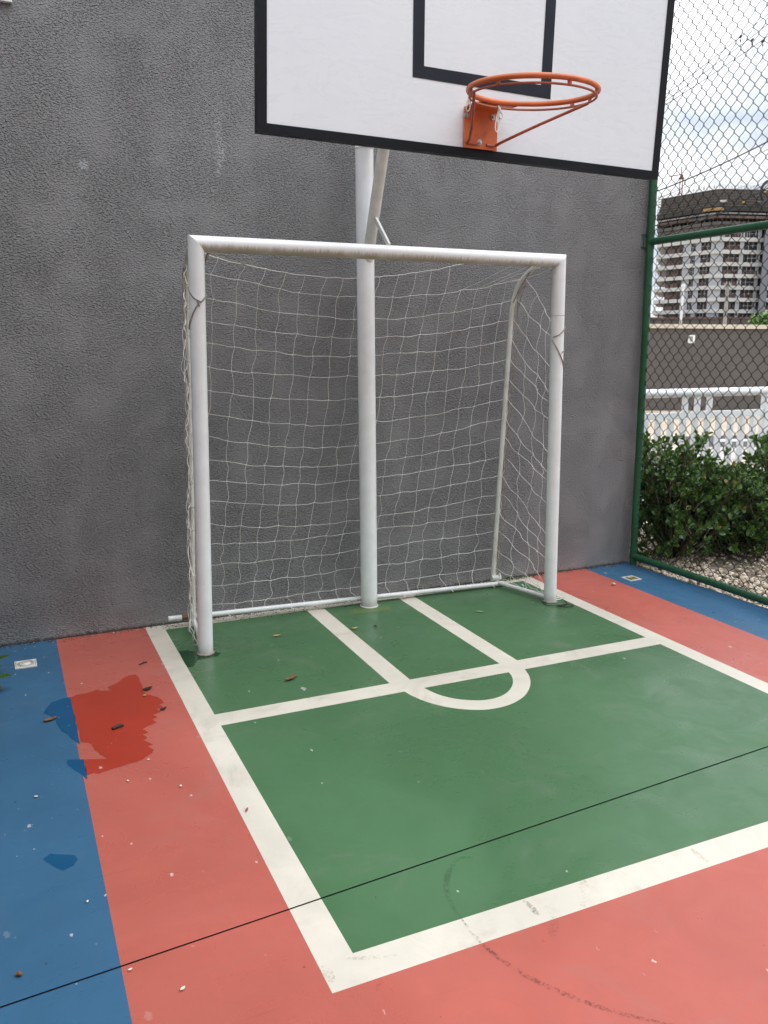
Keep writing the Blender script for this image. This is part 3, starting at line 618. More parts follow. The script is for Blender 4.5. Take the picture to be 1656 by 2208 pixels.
bow = lambda yy, zz: .004*math.sin(yy*3.1+zz*2.3)+.003*math.sin(zz*5+yy)
for c_ in range(ncol):
    yc = -.03-c_*w2_; P = []; s0 = 0 if c_ % 2 == 0 else 1
    # each zigzag wire spans one column; neighbours interlock at the bends
    for k in range(nz_+1):
        sd_ = (k+s0) % 2; zz = z0_+k*h2; yy = yc-(w2_*1.02 if sd_ else -.02*w2_)
        off = .0022*(1 if sd_ else -1); j1 = bow(yy, zz)
        P.append(Vector((fx(yy)+off+j1*.6, yy+bow(zz, yy)*.5+(-.002 if sd_ else .002), zz+bow(yy+1, zz)*.6-.0045)))
        P.append(Vector((fx(yy)-off+j1*.6, yy+bow(zz, yy)*.5+(-.002 if sd_ else .002), zz+bow(yy+1, zz)*.6+.0045)))
    wire.tube(P, .0020, 5, caps=False)
wire.build('wire_mesh', M['wire'], fence)

# ------------------------------------------------------------------ shrubs
def leaf_mats(name, lo, hi, yel):
    t = NT(name); g = t.n('ShaderNodeNewGeometry').outputs['Random Per Island']; c = t.mix(t.rng(g, 0, .88, smooth=False), lo, hi); c = t.mix(t.rng(g, .93, .95), c, yel)
    c = t.mix(t.math('MULTIPLY', t.noise(30, 3), .3), c, lo); m = t.fin(c, .38, .5); t.b.inputs['Subsurface Weight'].default_value = 0
    tr = t.n('ShaderNodeBsdfTranslucent'); t.put(tr.inputs[0], t.mix(.5, c, (.16, .26, .03))); ms = t.n('ShaderNodeMixShader'); ms.inputs[0].default_value = .22
    t.t.links.new(t.b.outputs[0], ms.inputs[1]); t.t.links.new(tr.outputs[0], ms.inputs[2]); t.t.links.new(ms.outputs[0], t.t.nodes['Material Output'].inputs[0]); return m
M['leaf'] = leaf_mats('shrub_leaf', (.026, .066, .014), (.085, .175, .028), (.26, .17, .04)); M['tree_leaf'] = leaf_mats('tree_leaf', (.07, .16, .03), (.18, .32, .07), (.22, .30, .07))
M['stem'] = paint('stem_bark', (.11, .085, .05), .85, .3, 30); M['concrete_pole'] = paint('weathered_pole', (.30, .28, .26), .85, .15, 3)
def leaf(mb, base, d, nrm, ln, wd):
    d = d.normalized(); s_ = d.cross(nrm).normalized(); n_ = s_.cross(d)
    prof = ((0, .06), (.25, .55), (.6, 1.0), (.85, .75), (1, .12)); vs = []
    for q, wq in prof:
        c_ = base + d*(ln*q) - n_*(ln*.18*q*q); e_ = s_*(wd*.5*wq); vs += [c_-e_+n_*(wd*.14*wq), c_, c_+e_+n_*(wd*.14*wq)]
    mb.add(vs, [[3*i+j, 3*i+j+1, 3*i+j+4, 3*i+j+3] for i in range(4) for j in range(2)], True)
def shrub(name, c, rad, hgt, tips, label, group, ln=.058, seed=1, lobes=13, lr_=(.5, .8), sp_=(.55, .5)):
    rg = random.Random(seed); root = empty(name, c, 0, label, 'shrub', group); c = Vector(c); fo = MB(); st = MB()
    lob = [(Vector((rg.uniform(-1, 1)*sp_[0]*rad.x, rg.uniform(-1, 1)*sp_[1]*rad.y, rg.uniform(.12, .8)*hgt)), rg.uniform(*lr_)) for _ in range(lobes)]
    n = 0
    while n < tips:
        lc, lr = rg.choice(lob); a, b = rg.uniform(0, 6.28), math.asin(rg.uniform(-.9, 1)); k = lr*(rg.random()**.35)
        off = Vector((math.cos(a)*math.cos(b)*rad.x*k, math.sin(a)*math.cos(b)*rad.y*k, math.sin(b)*hgt*.42*k)); p = lc+off
        if p.z < .03 or p.z > hgt*1.12 or abs(c.x+p.x-1.967) < .07 or (c.x > 2 and c.x+p.x < 2.03) or c.y+p.y > .93: continue
        n += 1; out = (Vector((off.x/rad.x, off.y/rad.y, off.z/hgt+.35))+Vector((rg.gauss(0, .3), rg.gauss(0, .3), rg.gauss(.1, .25)))).normalized()
        P = c+p
        if n % 5 == 0: st.tube([c+Vector((p.x*.15, p.y*.15, -.03)), c+Vector((p.x*.55, p.y*.55, p.z*.5)), P], [.009, .006, .0025], 5)
        else: st.tube([P-out*.10+Vector((0, 0, -.03)), P-out*.05, P], [.003, .0028, .002], 4)
        x_ = out.orthogonal().normalized(); y_ = out.cross(x_); ph = rg.uniform(0, 6.28); nl = rg.randint(7, 10)
        for q in range(nl):
            aa = ph+q*2.4; tilt = .35+.75*q/nl if q < nl-2 else .15; rd = x_*math.cos(aa)+y_*math.sin(aa); dv = out*math.cos(tilt*1.2)+rd*math.sin(tilt*1.2); dv.z += rg.uniform(-.05, .2)
            s_ = ln*rg.uniform(.7, 1.15); leaf(fo, P-out*(.008*q), dv, out-rd*.3+Vector((0, 0, .2)), s_, s_*rg.uniform(.55, .72))
    fo.build('foliage', M['leaf'], root); st.build('stem', M['stem'], root); return root
HG = 'round leaved shrubs behind the fence'
shrub('shrub', (2.46, .10, 0), Vector((.50, .46, 0)), .86, 860, 'round leaved green shrub behind the fence, nearest the stucco wall', HG, ln=.048, seed=4)
shrub('shrub', (3.05, .08, 0), Vector((.52, .46, 0)), .70, 760, 'round leaved shrub of the fenced bed, lowest in its row', HG, ln=.048, seed=9)
shrub('shrub', (3.70, .14, 0), Vector((.55, .48, 0)), .88, 760, 'round leaved shrub behind the fence at the right photo edge', HG, ln=.048, seed=13)
# left hedge: leaf tips reach the frame, unseen height and bulk added for shade
shrub('hedge', (-2.72, -1.78, 0), Vector((.62, 1.45, 0)), 2.6, 3200, 'leafy hedge, unseen bulk added for shade, at the left photo edge with rust tinged leaf tips', None, ln=.10, seed=23, lobes=60, lr_=(.34, .5), sp_=(.5, .72))

# unseen building block added behind the camera to cut low sky light
ab = empty('added_sky_blocker', (0, -17, -1.3), 0, 'pale unseen block added behind the camera to cut sky light', 'building')
mb = MB(); mb.box((0, -20, 3.7), (30, 6, 10)); mb.build('wall_face', paint('pale_render', (.55, .53, .50), .85, .06, .5), ab)
for k in range(7):
    for f_ in range(3): mb = MB(); mb.box((-12+4*k, -16.99, 1+3.2*f_), (1.8, .06, 1.4)); mb.build('window', M['hole'], ab)

sprig = MB()
for b_, d_, l_ in (((-2.13, -.40, .06), (1, .1, .5), .09), ((-2.16, -.42, .06), (1, -.3, .1), .08), ((-2.13, -.62, .06), (1, .2, .25), .09), ((-2.16, -.60, .04), (1, -.1, -.2), .08), ((-2.15, -.50, .08), (.9, -.2, .8), .07)):
    leaf(sprig, Vector(b_), Vector(d_), Vector((0, 0, 1)), l_, l_*.55)
sprig.tube([(-2.5, -.55, .02), (-2.3, -.5, .05), (-2.15, -.47, .06)], .005, 5); sprig.build('sprig', M['leaf'], bpy.data.objects['hedge'])
# ------------------------------------------------------------------ white railing at the terrace edge
rail = empty('white_railing', (2.9, 1.02, 0), 0, 'white metal railing with square pickets behind the shrubs', 'railing')
wm = paint('white_railing_paint', (.80, .82, .83), .4, .05, 5)
mb = MB(); mb.bar((.9, 1.0, 1.112), (12, 1.0, 1.092), .037, 20, segs=2); mb.build('handrail', wm, rail)
mb = MB(); mb.box((6.45, 1.0, .915), (11.1, .03, .055), .003); mb.build('lower_rail', wm, rail)
mb = MB(); mb.box((6.45, 1.0, .10), (11.1, .03, .05), .003); mb.build('lower_rail', wm, rail)
def px_x(u, v): return at(u, v, 'y', 1.0).x
sp = (px_x(1606, 930)-px_x(1390, 930))/8.35
x0_ = px_x(1390, 930)-sp*14
for k in range(70):
    x_ = x0_+k*sp
    if x_ > 12: break
    post = (k-14) % 12 == 10
    mb = MB(); mb.box((x_, 1.0, .50 if not post else .52), (.042 if not post else .06, .042 if not post else .06, .775 if not post else 1.13), .002); mb.build('picket' if not post else 'railing_post', wm, rail)
    if (k-14) % 12 in (3, 4, 5): mb = MB(); mb.box((x_+.01, 1.0, 1.008), (.042, .036, .128), .002); mb.build('short_picket', wm, rail)

# ------------------------------------------------------------------ lower ground features and boundary wall
taupe = paint('taupe_wall_paint', (.112, .097, .089), .85, .06, .5); cap = paint('cream_coping', (.62, .55, .44), .7, .08, 2)
def gpt(u, v, z=-1.3): return at(u, v, 'z', z)
w0 = at(1395, 885, 'z', -1.3); dW = Vector((math.cos(-YAW*.9), math.sin(-YAW*.9), 0))
dep = (w0-CAM).dot(fw); ztop = far(1395, 707, dep).z
w1 = far(1656, 702, dep*1.0); dW = Vector((1, .02, 0)); dW = Vector((w1.x-w0.x, w1.y-w0.y, 0)).normalized()
bw = empty('boundary_wall', w0, 0, 'plain taupe boundary wall with cream coping beyond the railing', 'wall')
ang = math.atan2(dW.y, dW.x); rotz = Euler((0, 0, ang)); mid = w0 + dW*20; Lw = 70
mb = MB(); mb.box((mid.x, mid.y, (ztop-1.32)/2), (Lw, .25, ztop+1.3), 0, rotz); mb.build('wall_face', taupe, bw)
mb = MB(); mb.box((mid.x-dW.y*-.02, mid.y, ztop+.06), (Lw, .45, .17), .01, rotz); mb.build('coping', cap, bw)
sn = far(1491, 731, dep-.75); vs_ = empty('wall_vent', sn, ang, 'small white framed vent hung on the taupe wall', 'vent'); local(vs_)
mb = MB()
for dx_, dz_, sx_, sz_ in ((-.115, 0, .05, .32), (.10, 0, .08, .32), (-.01, .135, .16, .05), (-.01, -.135, .16, .05)): mb.box((dx_, 0, dz_), (sx_, .05, sz_), .004)
mb.build('frame', paint('sign_white', (.85, .85, .82), .5), vs_)
mb = MB(); mb.box((-.02, .012, 0), (.15, .02, .22)); mb.build('panel', paint('vent_grey', (.3, .3, .3), .6), vs_)
# dark drive strip and low wall seen through the pickets
asph = paint('asphalt', (.075, .072, .072), .9, .2, 2)
def strip(name, pix, m, z):
    mb = MB(); mb.poly([at(u, v, 'z', z) for u, v in pix]); return struct(name, mb, m)
strip('drive', [(1468, 941), (1760, 936), (1760, 963), (1468, 963)], asph, -1.292)
strip('drive_line', [(1540, 947), (1760, 945), (1760, 950), (1540, 952)], paint('road_line', (.75, .72, .66), .8), -1.286)
strip('path', [(1464, 966), (1760, 966), (1760, 990), (1464, 990)], paint('pale_path', (.42, .40, .37), .85, .06, 1), -1.292)

# ------------------------------------------------------------------ tower under construction, 200 m away
D = 200.; bp = far(1530, 697, D); azim = math.atan2(bp.x-CAM.x, bp.y-CAM.y)
zb = bp.z; tower = empty('apartment_tower', (bp.x, bp.y, -1.3), -azim, 'unfinished concrete apartment tower with scaffold crown beyond the wall', 'building'); local(tower)
kx_, kz_ = .0193, .0199       # metres per detail pixel at the tower
G0 = zb+1.3                   # height of the coping sight line above the tower foot
X = lambda zx: (zx-1062)*kx_
Z = lambda zy: G0 + (1660-zy)*kz_
cB = paint('tower_concrete', (.34, .35, .37), .85, .1, .25); cW = paint('slab_edge_concrete', (.47, .465, .455), .85, .1, .3); cD = paint('tower_dark_concrete', (.095, .085, .08), .9, .2, .4)
cO = paint('dark_opening', (.035, .034, .036), .6); cR = paint('rust_red_guard', (.11, .068, .060), .8, .3, 1); cS = paint('scaffold_steel', (.085, .072, .064), .8, .3, 2); cT = paint('formwork_timber', (.030, .026, .023), .85, .3, 2); cY = paint('yellow_guard', (.65, .42, .05), .6)
# facade line (plan), from the balcony end on the left round the bow to the right
def fy(x_): return (.85 if x_ < 0 else .55)*(math.sqrt(x_*x_+1.4)-math.sqrt(1.4))
def plan(x0, x1, off, n=24): return [Vector((x0+(x1-x0)*i/n, fy(x0+(x1-x0)*i/n)-off, 0)) for i in range(n+1)]
def prism(mb, front, back, z0, z1):
    n = len(front); b = [Vector((p.x, back, 0)) for p in front]; vs = []
    for q, zz in ((front, z0), (b, z0), (front, z1), (b, z1)): vs += [Vector((p.x, p.y, zz)) for p in q]
    fs = []
    for i in range(n-1):
        fs += [[i, i+1, 2*n+i+1, 2*n+i], [n+i+1, n+i, 3*n+i, 3*n+i+1], [2*n+i, 2*n+i+1, 3*n+i+1, 3*n+i], [n+i, n+i+1, i+1, i]]
    fs += [[n, 0, 2*n, 3*n], [n-1, 2*n-1, 4*n-1, 3*n-1]]; mb.add(vs, fs)
bands = [1520, 1388, 1250, 1118, 984, 846, 706, 572]; BACK = 34.
xl, xr = X(355), X(2300); xw = X(490)
for zy in bands+[1655]:
    mb = MB(); prism(mb, plan(xl, xr, .55), BACK, Z(zy+22), Z(zy-22)); mb.build('floor_slab', cW if zy > 580 else cD, tower)
mb = MB(); prism(mb, plan(xw, xr, -.9), BACK-1, -1, Z(560)); mb.build('core_wall', cD, tower)
cols = [(690, 782, 'p'), (782, 832, 'o'), (832, 900, 'p'), (900, 1012, 'g'), (1012, 1155, 'p'), (1155, 1335, 'g'), (1335, 1382, 'p'), (1382, 1530, 'o'), (1530, 1572, 'p'), (1572, 1720, 'g'), (1720, 1800, 'p'), (1800, 1950, 'g'), (1950, 2100, 'p')]
rt = random.Random(5)
def panel(mb, x0, x1, z0, z1, off0, th): prism(mb, plan(x0, x1, off0, 4), max(fy(x0), fy(x1))-off0+th, z0, z1)
lev = [1655]+bands
for i in range(len(lev)-1):
    zlo, zhi = Z(lev[i]-22), Z(lev[i+1]+22)
    for x0, x1, k in cols:
        if k == 'p': mb = MB(); panel(mb, X(x0), X(x1), zlo, zhi, .1, .5); mb.build('wall_panel', cB, tower)
    for x0, x1, k in cols:
        if k == 'p': continue
        mb = MB(); panel(mb, X(x0), X(x1), zlo, zhi, -.5, .2); wdw = mb.build('window', cO, tower)
        m2 = MB()
        for s in (.34, .67): xx = X(x0)+(X(x1)-X(x0))*s; m2.box((xx, fy(xx)-.0, (zlo+zhi)/2), (.09, .09, zhi-zlo))
        m2.box(((X(x0)+X(x1))/2, fy((X(x0)+X(x1))/2)+.02, zhi-.9), (X(x1)-X(x0), .07, .08)); m2.build('frame', cB, wdw)
        if k == 'g' or rt.random() < .3:
            m3 = MB()
            for dz in (.12, .42, .72): m3.box(((X(x0)+X(x1))/2, fy((X(x0)+X(x1))/2)-.15, zlo+dz+.1), (X(x1)-X(x0)-.15, .08, .13))
            if rt.random() < .6: panel(m3, X(x0)+.2, X(x0)+(X(x1)-X(x0))*rt.uniform(.4, .9), zlo+.05, zlo+.85, .05, .05)
            m3.build('guard', cR, wdw)
    # balcony bay on the left: dark recess, red guards, thin scaffold at the open end
    mb = MB(); panel(mb, xw, X(690), zlo, zhi, -.6, .2); mb.build('balcony_recess', cD, tower)
    mb = MB(); panel(mb, xw+.2, X(640), zlo+.05, zlo+rt.uniform(.7, 1.1), .1, .05)
    for xx in (X(540), X(600), X(645)): mb.box((xx, fy(xx)-.2, (zlo+zhi)/2), (.12, .12, zhi-zlo))
    mb.build('balcony_guard', cR, tower)
    mb = MB()
    for xx in (xl+.1, xl+.8, xl+1.5, xl+2.2): mb.box((xx, fy(xx)-.3, (zlo+zhi)/2), (.05, .05, zhi-zlo))
    for dz in (.5, .95, 1.4): mb.box((xl+1.2, fy(xl+1.2)-.3, zlo+dz), (2.5, .05, .05))
    mb.build('balcony_scaffold', cR, tower)
# unfinished top storeys: bare slabs, red edge beams, props, lattice crown
for z0, z1, off, m, nm in ((548, 512, 1.0, cD, 'floor_slab'), (478, 452, 1.6, cR, 'edge_beam'), (430, 412, 1.0, cB, 'floor_slab'), (400, 340, 1.9, cT, 'edge_formwork')):
    mb = MB(); prism(mb, plan(xl-.2*off, xr, off), BACK, Z(z0), Z(z1)); mb.build(nm, m, tower)
mb = MB(); prism(mb, plan(X(500), xr, -2.0), BACK-1, Z(706), Z(420)); mb.build('core_wall', cT, tower)
mb = MB()
for k in range(26):
    xx = X(520)+k*.95; mb.box((xx, fy(xx)+.2+(k % 2), (Z(706)+Z(405))/2), (.16, .16, Z(405)-Z(706)))
mb.build('props', cB, tower)
mb = MB()
zc0, zc1 = Z(345), Z(150)
def crown_top(xx): return Z(124)
nn_ = 120
for k in range(nn_):
    xx = xl-.3+k*(xr-xl)/nn_; zt = crown_top(xx)+rt.uniform(-.15, .25); mb.box((xx, fy(xx)-1.9, (zc0+zt)/2), (.09, .10, zt-zc0))
mb.build('crown_scaffold', paint('grey_props', (.17, .15, .135), .8, .3, 2), tower)
mb = MB()
pf = plan(xl-.3, xr, 1.95, 40)
for dz in (.0, .55, 1.1, 1.65, 2.3, 2.9, 3.5):
    mb.tube([Vector((p.x, p.y, zc0+dz)) for p in pf], .08, 4)
mb.build('crown_ledger', paint('grey_ledger', (.10, .088, .08), .8, .3, 2), tower)
mb = MB(); prism(mb, plan(xl, xr, .2), BACK-2, zc0, zc0+1.2); mb.build('crown_formwork', cT, tower)
mb = MB(); prism(mb, plan(xl+.4, xr, 1.2), BACK-3, zc0+1.2, zc0+3.6); mb.build('crown_formwork', cT, tower)
mb = MB()
for k in range(7): xx = X(700)+k*1.15; mb.box((xx, fy(xx)+1, crown_top(xx)+.35), (.12, .12, rt.uniform(.5, 1.3)))
mb.build('rebar_starter', cS, tower)
mb = MB(); mb.box((X(1330), fy(X(1330))-1.9, Z(300)), (.5, .1, .5)); mb.box((X(1620), fy(X(1620))-.5, Z(700)), (.35, .2, .9)); mb.box((X(1560), fy(X(1560))-1.9, Z(185)), (.6, .1, .25)); mb.build('safety_panel', cY, tower)
mb = MB(); mb.box((X(1110), fy(X(1110))-2.2, Z(300)), (1.6, .15, .5)); mb.build('safety_sheet', cW, tower)
mb = MB(); panel(mb, X(880), X(1120), Z(398), Z(365), 2.1, .1); mb.build('edge_plank', paint('orange_plank', (.30, .18, .08), .85), tower)
mb = MB(); prism(mb, [Vector((X(300), -3, 0)), Vector((X(1540), -3, 0))], -1., -1, Z(1600)); hd = tag(mb.build('site_shed', cD), 'low dark shed roof line showing over the taupe wall coping', 'shed'); hd.parent = None; hd.matrix_world = tower.matrix_basis.copy() @ Matrix() if False else (Matrix.Translation(Vector((bp.x, bp.y, -1.3))) @ Matrix.Rotation(-azim, 4, 'Z'))
m2 = MB(); m2.box((X(900), -3.2, Z(1605)), (X(1540)-X(300), .3, .5)); m2.build('roof_edge', cR, hd)
# stair shaft of a second block beyond
mb = MB(); mb.box((X(1640), 4, Z(1250)), (1.5, 4, Z(560)-Z(1900))); ts = mb.build('stair_shaft', paint('dark_shaft', (.16, .17, .19), .8), tower)

# crane behind the tower
cb = far(1467, 420, 230.); crane = empty('tower_crane', (cb.x, cb.y, -1.3), -azim, 'slim red lattice crane mast rising behind the unfinished tower', 'crane'); local(crane)
cm = paint('crane_red', (.28, .085, .065), .6, .1, 1); ht = cb.z+1.3
mb = MB(); q = .36; top = ht+4.0
for sx_, sy_ in ((-q, -q), (q, -q), (q, q), (-q, q)): mb.box((sx_, sy_, top/2), (.16, .16, top))
for k in range(int(top/1.2)):
    zz = k*1.2
    for a, b in (((-q, -q), (q, -q)), ((q, -q), (q, q))): mb.tube([(a[0], a[1], zz), (b[0], b[1], zz+1.2)], .06, 4); mb.tube([(a[0], a[1], zz+1.2), (b[0], b[1], zz+1.2)], .05, 4)
mb.build('mast', cm, crane)
mb = MB(); mb.box((0, 0, top+.2), (1.5, 1.2, .3)); mb.box((.1, -.2, top+.7), (.7, .7, .8)); mb.build('cab', paint('crane_cab', (.22, .10, .09), .6), crane)
mb = MB(); mb.tube([(0, 0, top+.9), (-.15, 0, top+3.2)], .13, 5); mb.tube([(0, 0, top+1.2), (-3.2, 0, top+.9)], .12, 5); mb.build('jib', cm, crane)

# tree beyond the wall
def tree(name, base, hgt, rad, label, seed=3):
    rg = random.Random(seed); root = empty(name, base, 0, label, 'tree'); base = Vector(base); tr = MB(); fo = MB()
    tr.tube([base, base+Vector((.1, 0, hgt*.35)), base+Vector((0, .1, hgt*.62))], [.22, .16, .09], 8); cl = []
    for k in range(26):
        a = rg.uniform(0, 6.28); b = rg.uniform(-.4, 1.2); c_ = base+Vector((math.cos(a)*math.cos(b)*rad*.72, math.sin(a)*math.cos(b)*rad*.72, hgt*.66+math.sin(b)*rad*.7)); cl.append((c_, rad*rg.uniform(.28, .45)))
        tr.tube([base+Vector((0, 0, hgt*rg.uniform(.3, .6))), (base+Vector((0, 0, hgt*.6))).lerp(c_, .6), c_], [.09, .05, .02], 5)
    for c_, r_ in cl:
        for q in range(150):
            d = Vector((rg.gauss(0, 1), rg.gauss(0, 1), rg.gauss(0, .8))).normalized()*(r_*rg.random()**.4); dv = Vector((rg.gauss(0, 1), rg.gauss(0, 1), rg.gauss(-.2, .6))); leaf(fo, c_+d, dv, Vector((rg.gauss(0, .4), rg.gauss(0, .4), 1)), rad*.16, rad*.07)
    fo.build('crown', M['tree_leaf'], root); tr.build('trunk', M['stem'], root)
tb = far(1664, 672, 52.); tree('broadleaf_tree', (tb.x, tb.y, -1.3), tb.z+1.3+.35, 1.5, 'light green leafy tree top over the taupe wall at right')

# poles and cables
def pole(name, u, v0, dd, r, m, label):
    p = far(u, v0, dd); o = empty(name, (p.x, p.y, -1.3), 0, label, 'pole'); mb = MB(); mb.bar((p.x, p.y, -1.3), (p.x, p.y, p.z), r, 12); mb.build('shaft', m, o)
    mb = MB(); mb.box((p.x, p.y, p.z-.15), (r*3.2, r*2.2, .14), .01); mb.build('pole_cap', m, o); return o
pole('utility_pole', 1570, 607, 46., .10, M['concrete_pole'], 'brown weathered pole standing before the unfinished tower')
pole('lamp_pole', 1474, 612, 60., .085, paint('pole_white', (.72, .72, .72), .6), 'slim white pole left of the brown pole over the taupe wall')
blk = paint('cable_black', (.012, .012, .014), .6)
def cable(p0, p1, d0, d1, r, sag, label, ext=.6, grp='overhead cables beyond the fence'):
    a, b = far(*p0, d0), far(*p1, d1); dv = b-a; a2, b2_ = a-dv*ext, b+dv*ext; P = []
    for k in range(41):
        s = k/40; q = a2.lerp(b2_, s); P.append(q-Vector((0, 0, sag*(1-((s-.5)*2)**2)-sag*(1-(1/(1+2*ext))**2))))
    mb = MB(); mb.tube(P, r, 6); return tag(mb.build('power_line', blk), label, 'cable', grp)
cable((1420, 411), (1656, 305), 34, 30, .022, .35, 'thick black overhead cable crossing the sky just above the tower')
cable((1420, 427), (1656, 322), 36, 33, .010, .3, 'thin overhead cable hugging the thick black one, just below it')
cable((1438, 202), (1656, 31), 30, 27, .011, .15, 'uppermost thin overhead wire carrying a dark spacer, top right')
cable((1440, 214), (1656, 52), 30, 27, .011, .15, 'middle of three thin overhead wires with spacers')
cable((1438, 224), (1656, 78), 30, 27, .011, .15, 'lowest of three thin overhead wires with spacers')
cable((1410, 516), (1656, 405), 34, 31, .020, .5, 'black overhead cable crossing the tower just above the green top rail')
cable((1410, 487), (1656, 432), 38, 34, .022, .5, 'black overhead cable sagging across the dark top floors of the tower')
cable((1410, 497), (1656, 395), 36, 33, .014, .5, 'black overhead cable between two thicker ones across the tower crown')
for k, (p0, p1) in enumerate((((1560, 419), (1656, 380)), ((1580, 420), (1656, 390)), ((1600, 421), (1656, 400)))):
    cable(p0, p1, 60, 55, .009, .2, ('faint far wire right of the crown, highest of three', 'faint far wire right of the crown, middle of three', 'faint far wire right of the crown, lowest of three')[k], 2.0)
for k, (u, v) in enumerate(((1597, 79), (1622, 86), (1645, 89))):
    p = far(u, v, 27.6); mb = MB(); mb.tube([p+Vector((-.05, 0, -.035)), p, p+Vector((.05, 0, .035))], [.03, .045, .03], 8)
    P = [p+Vector((.0, 0, -.03)), p+Vector((.02, 0, -.13)), p+Vector((.05, 0, -.3)), p+Vector((.25, 0, -.50)), p+Vector((.55, 0, -.52))]; mb.tube(smooth_path(P, 5), .006, 5); mb.box(p+Vector((.01, 0, -.12)), (.04, .03, .06), .004)
    tag(mb.build('line_spacer', blk), ('dark wire clamp with drooping jumper, leftmost of three', 'dark wire clamp with drooping jumper, middle of three', 'dark wire clamp with drooping jumper, rightmost of three')[k], 'wire clamp', 'clamps on the overhead wires')
p = far(1642, 440, 31.); mb = MB(); mb.box(p, (.55, .2, .22), .04, Euler((0, -.25, .1))); mb.torus(p+Vector((.3, 0, .45)), (1, 0, .2), (0, .1, 1), .38, .05, 28, 7); tag(mb.build('cable_coil', blk), 'black splice box and coiled slack cable by the tower crown', 'cable coil')

# grit, flakes and leaf crumbs swept up against the wall
gm = MB(); rg = random.Random(31)
for i in range(1500):
    x_ = rg.uniform(-2.15, 1.9); y_ = -abs(rg.gauss(0, .018))-.004
    if rg.random() < .25: x_ = rg.gauss(.95, .12)
    if rg.random() < .2: x_ = rg.uniform(-1.3, .9); y_ = -abs(rg.gauss(.05, .03))-.004
    r_ = rg.uniform(.0015, .0055); a_ = rg.uniform(0, 6.28); p_ = Vector((x_, y_, .0012)); u_, v_ = Vector((math.cos(a_), math.sin(a_), rg.uniform(-.1, .4)))*r_, Vector((-math.sin(a_), math.cos(a_), rg.uniform(0, .3)))*r_*rg.uniform(.35, 1)
    gm.add([p_-u_, p_-v_, p_+u_, p_+v_, p_+Vector((0, 0, r_*.7))], [[0, 1, 4], [1, 2, 4], [2, 3, 4], [3, 0, 4]])
t = NT('wall_foot_grit'); geo = t.n('ShaderNodeNewGeometry').outputs['Random Per Island']; gq = t.n('ShaderNodeValToRGB'); t.put(gq.inputs[0], geo); gq.color_ramp.interpolation = 'CONSTANT'
gq.color_ramp.elements[0].color = (.035, .028, .022, 1); gq.color_ramp.elements[1].position = .86; gq.color_ramp.elements[1].color = (.55, .52, .47, 1)
q = gq.color_ramp.elements.new(.45); q.color = (.12, .085, .05, 1)
tag(gm.build('debris', t.fin(gq.outputs[0], .9, .2)), 'fine grit and leaf crumbs gathered along the foot of the wall', 'debris', kind='stuff')
wd = MB()
for i in range(70):
    b_ = Vector((rg.gauss(.985, .05), -.012-abs(rg.gauss(0, .012)), 0)); leaf(wd, b_, Vector((rg.gauss(0, .6), rg.gauss(-.3, .4), rg.uniform(.4, 1))), Vector((rg.gauss(0, 1), rg.gauss(0, 1), .4)), rg.uniform(.012, .03), rg.uniform(.003, .007))
tag(wd.build('weed', M['tree_leaf']), 'small green weed sprouting at the wall foot behind the right post', 'weed')

# ------------------------------------------------------------------ drains and litter
def drain(name, c, h, label, opened):
    o = empty(name, c, 0, label, 'drain', 'floor drains in the blue strips'); c = Vector(c); mb = MB()
    if opened:
        for dx_, dy_, sx_, sy_ in ((-h+.006, 0, .012, 2*h), (h-.006, 0, .012, 2*h), (0, h-.006, 2*h-.024, .012), (0, -h+.006, 2*h-.024, .012)): mb.box(c+Vector((dx_, dy_, .0025)), (sx_, sy_, .005))
        mb.build('frame', M['drain'], o); mb = MB(); mb.box(c+Vector((0, 0, .0008)), (2*h-.024, 2*h-.024, .0014)); mb.build('opening', M['hole'], o)
        mb = MB(); leaf(mb, c+Vector((-.03, .005, .004)), Vector((1, .2, .1)), Vector((0, 0, 1)), .07, .03); leaf(mb, c+Vector((.02, -.03, .003)), Vector((-.6, .5, .1)), Vector((0, 0, 1)), .05, .018); mb.build('debris', M['leaf_yellow'], o)
    else:
        mb.box(c+Vector((0, 0, .003)), (2*h, 2*h, .006), .0015); mb.build('cover', M['drain'], o)
        mb = MB(); mb.torus(c+Vector((0, 0, .0055)), (1, 0, 0), (0, 1, 0), h*.72, .0035, 40, 8); mb.torus(c+Vector((0, 0, .0052)), (1, 0, 0), (0, 1, 0), h*.58, .003, 40, 8); mb.build('ring', M['drain_ring'], o)
        mb = MB(); mb.tube([c+Vector((0, 0, .005)), c+Vector((0, 0, .0085)), c+Vector((0, 0, .0095))], [h*.45, h*.40, h*.02], 28); mb.build('plug', M['drain'], o)
        for q in (-1, 1): mb = MB(); mb.box(c+Vector((q*(h-.006), 0, .0066)), (.0016, 2*h*.7, .0006)); mb.build('slot', M['hole'], o)
drain('floor_drain', (-1.978, -.311, 0), .049, 'square cream drain cover with round plug on the left blue strip', False)
drain('floor_drain', (1.722, -.328, 0), .047, 'square drain with white frame and leaf litter on the right blue strip', True)
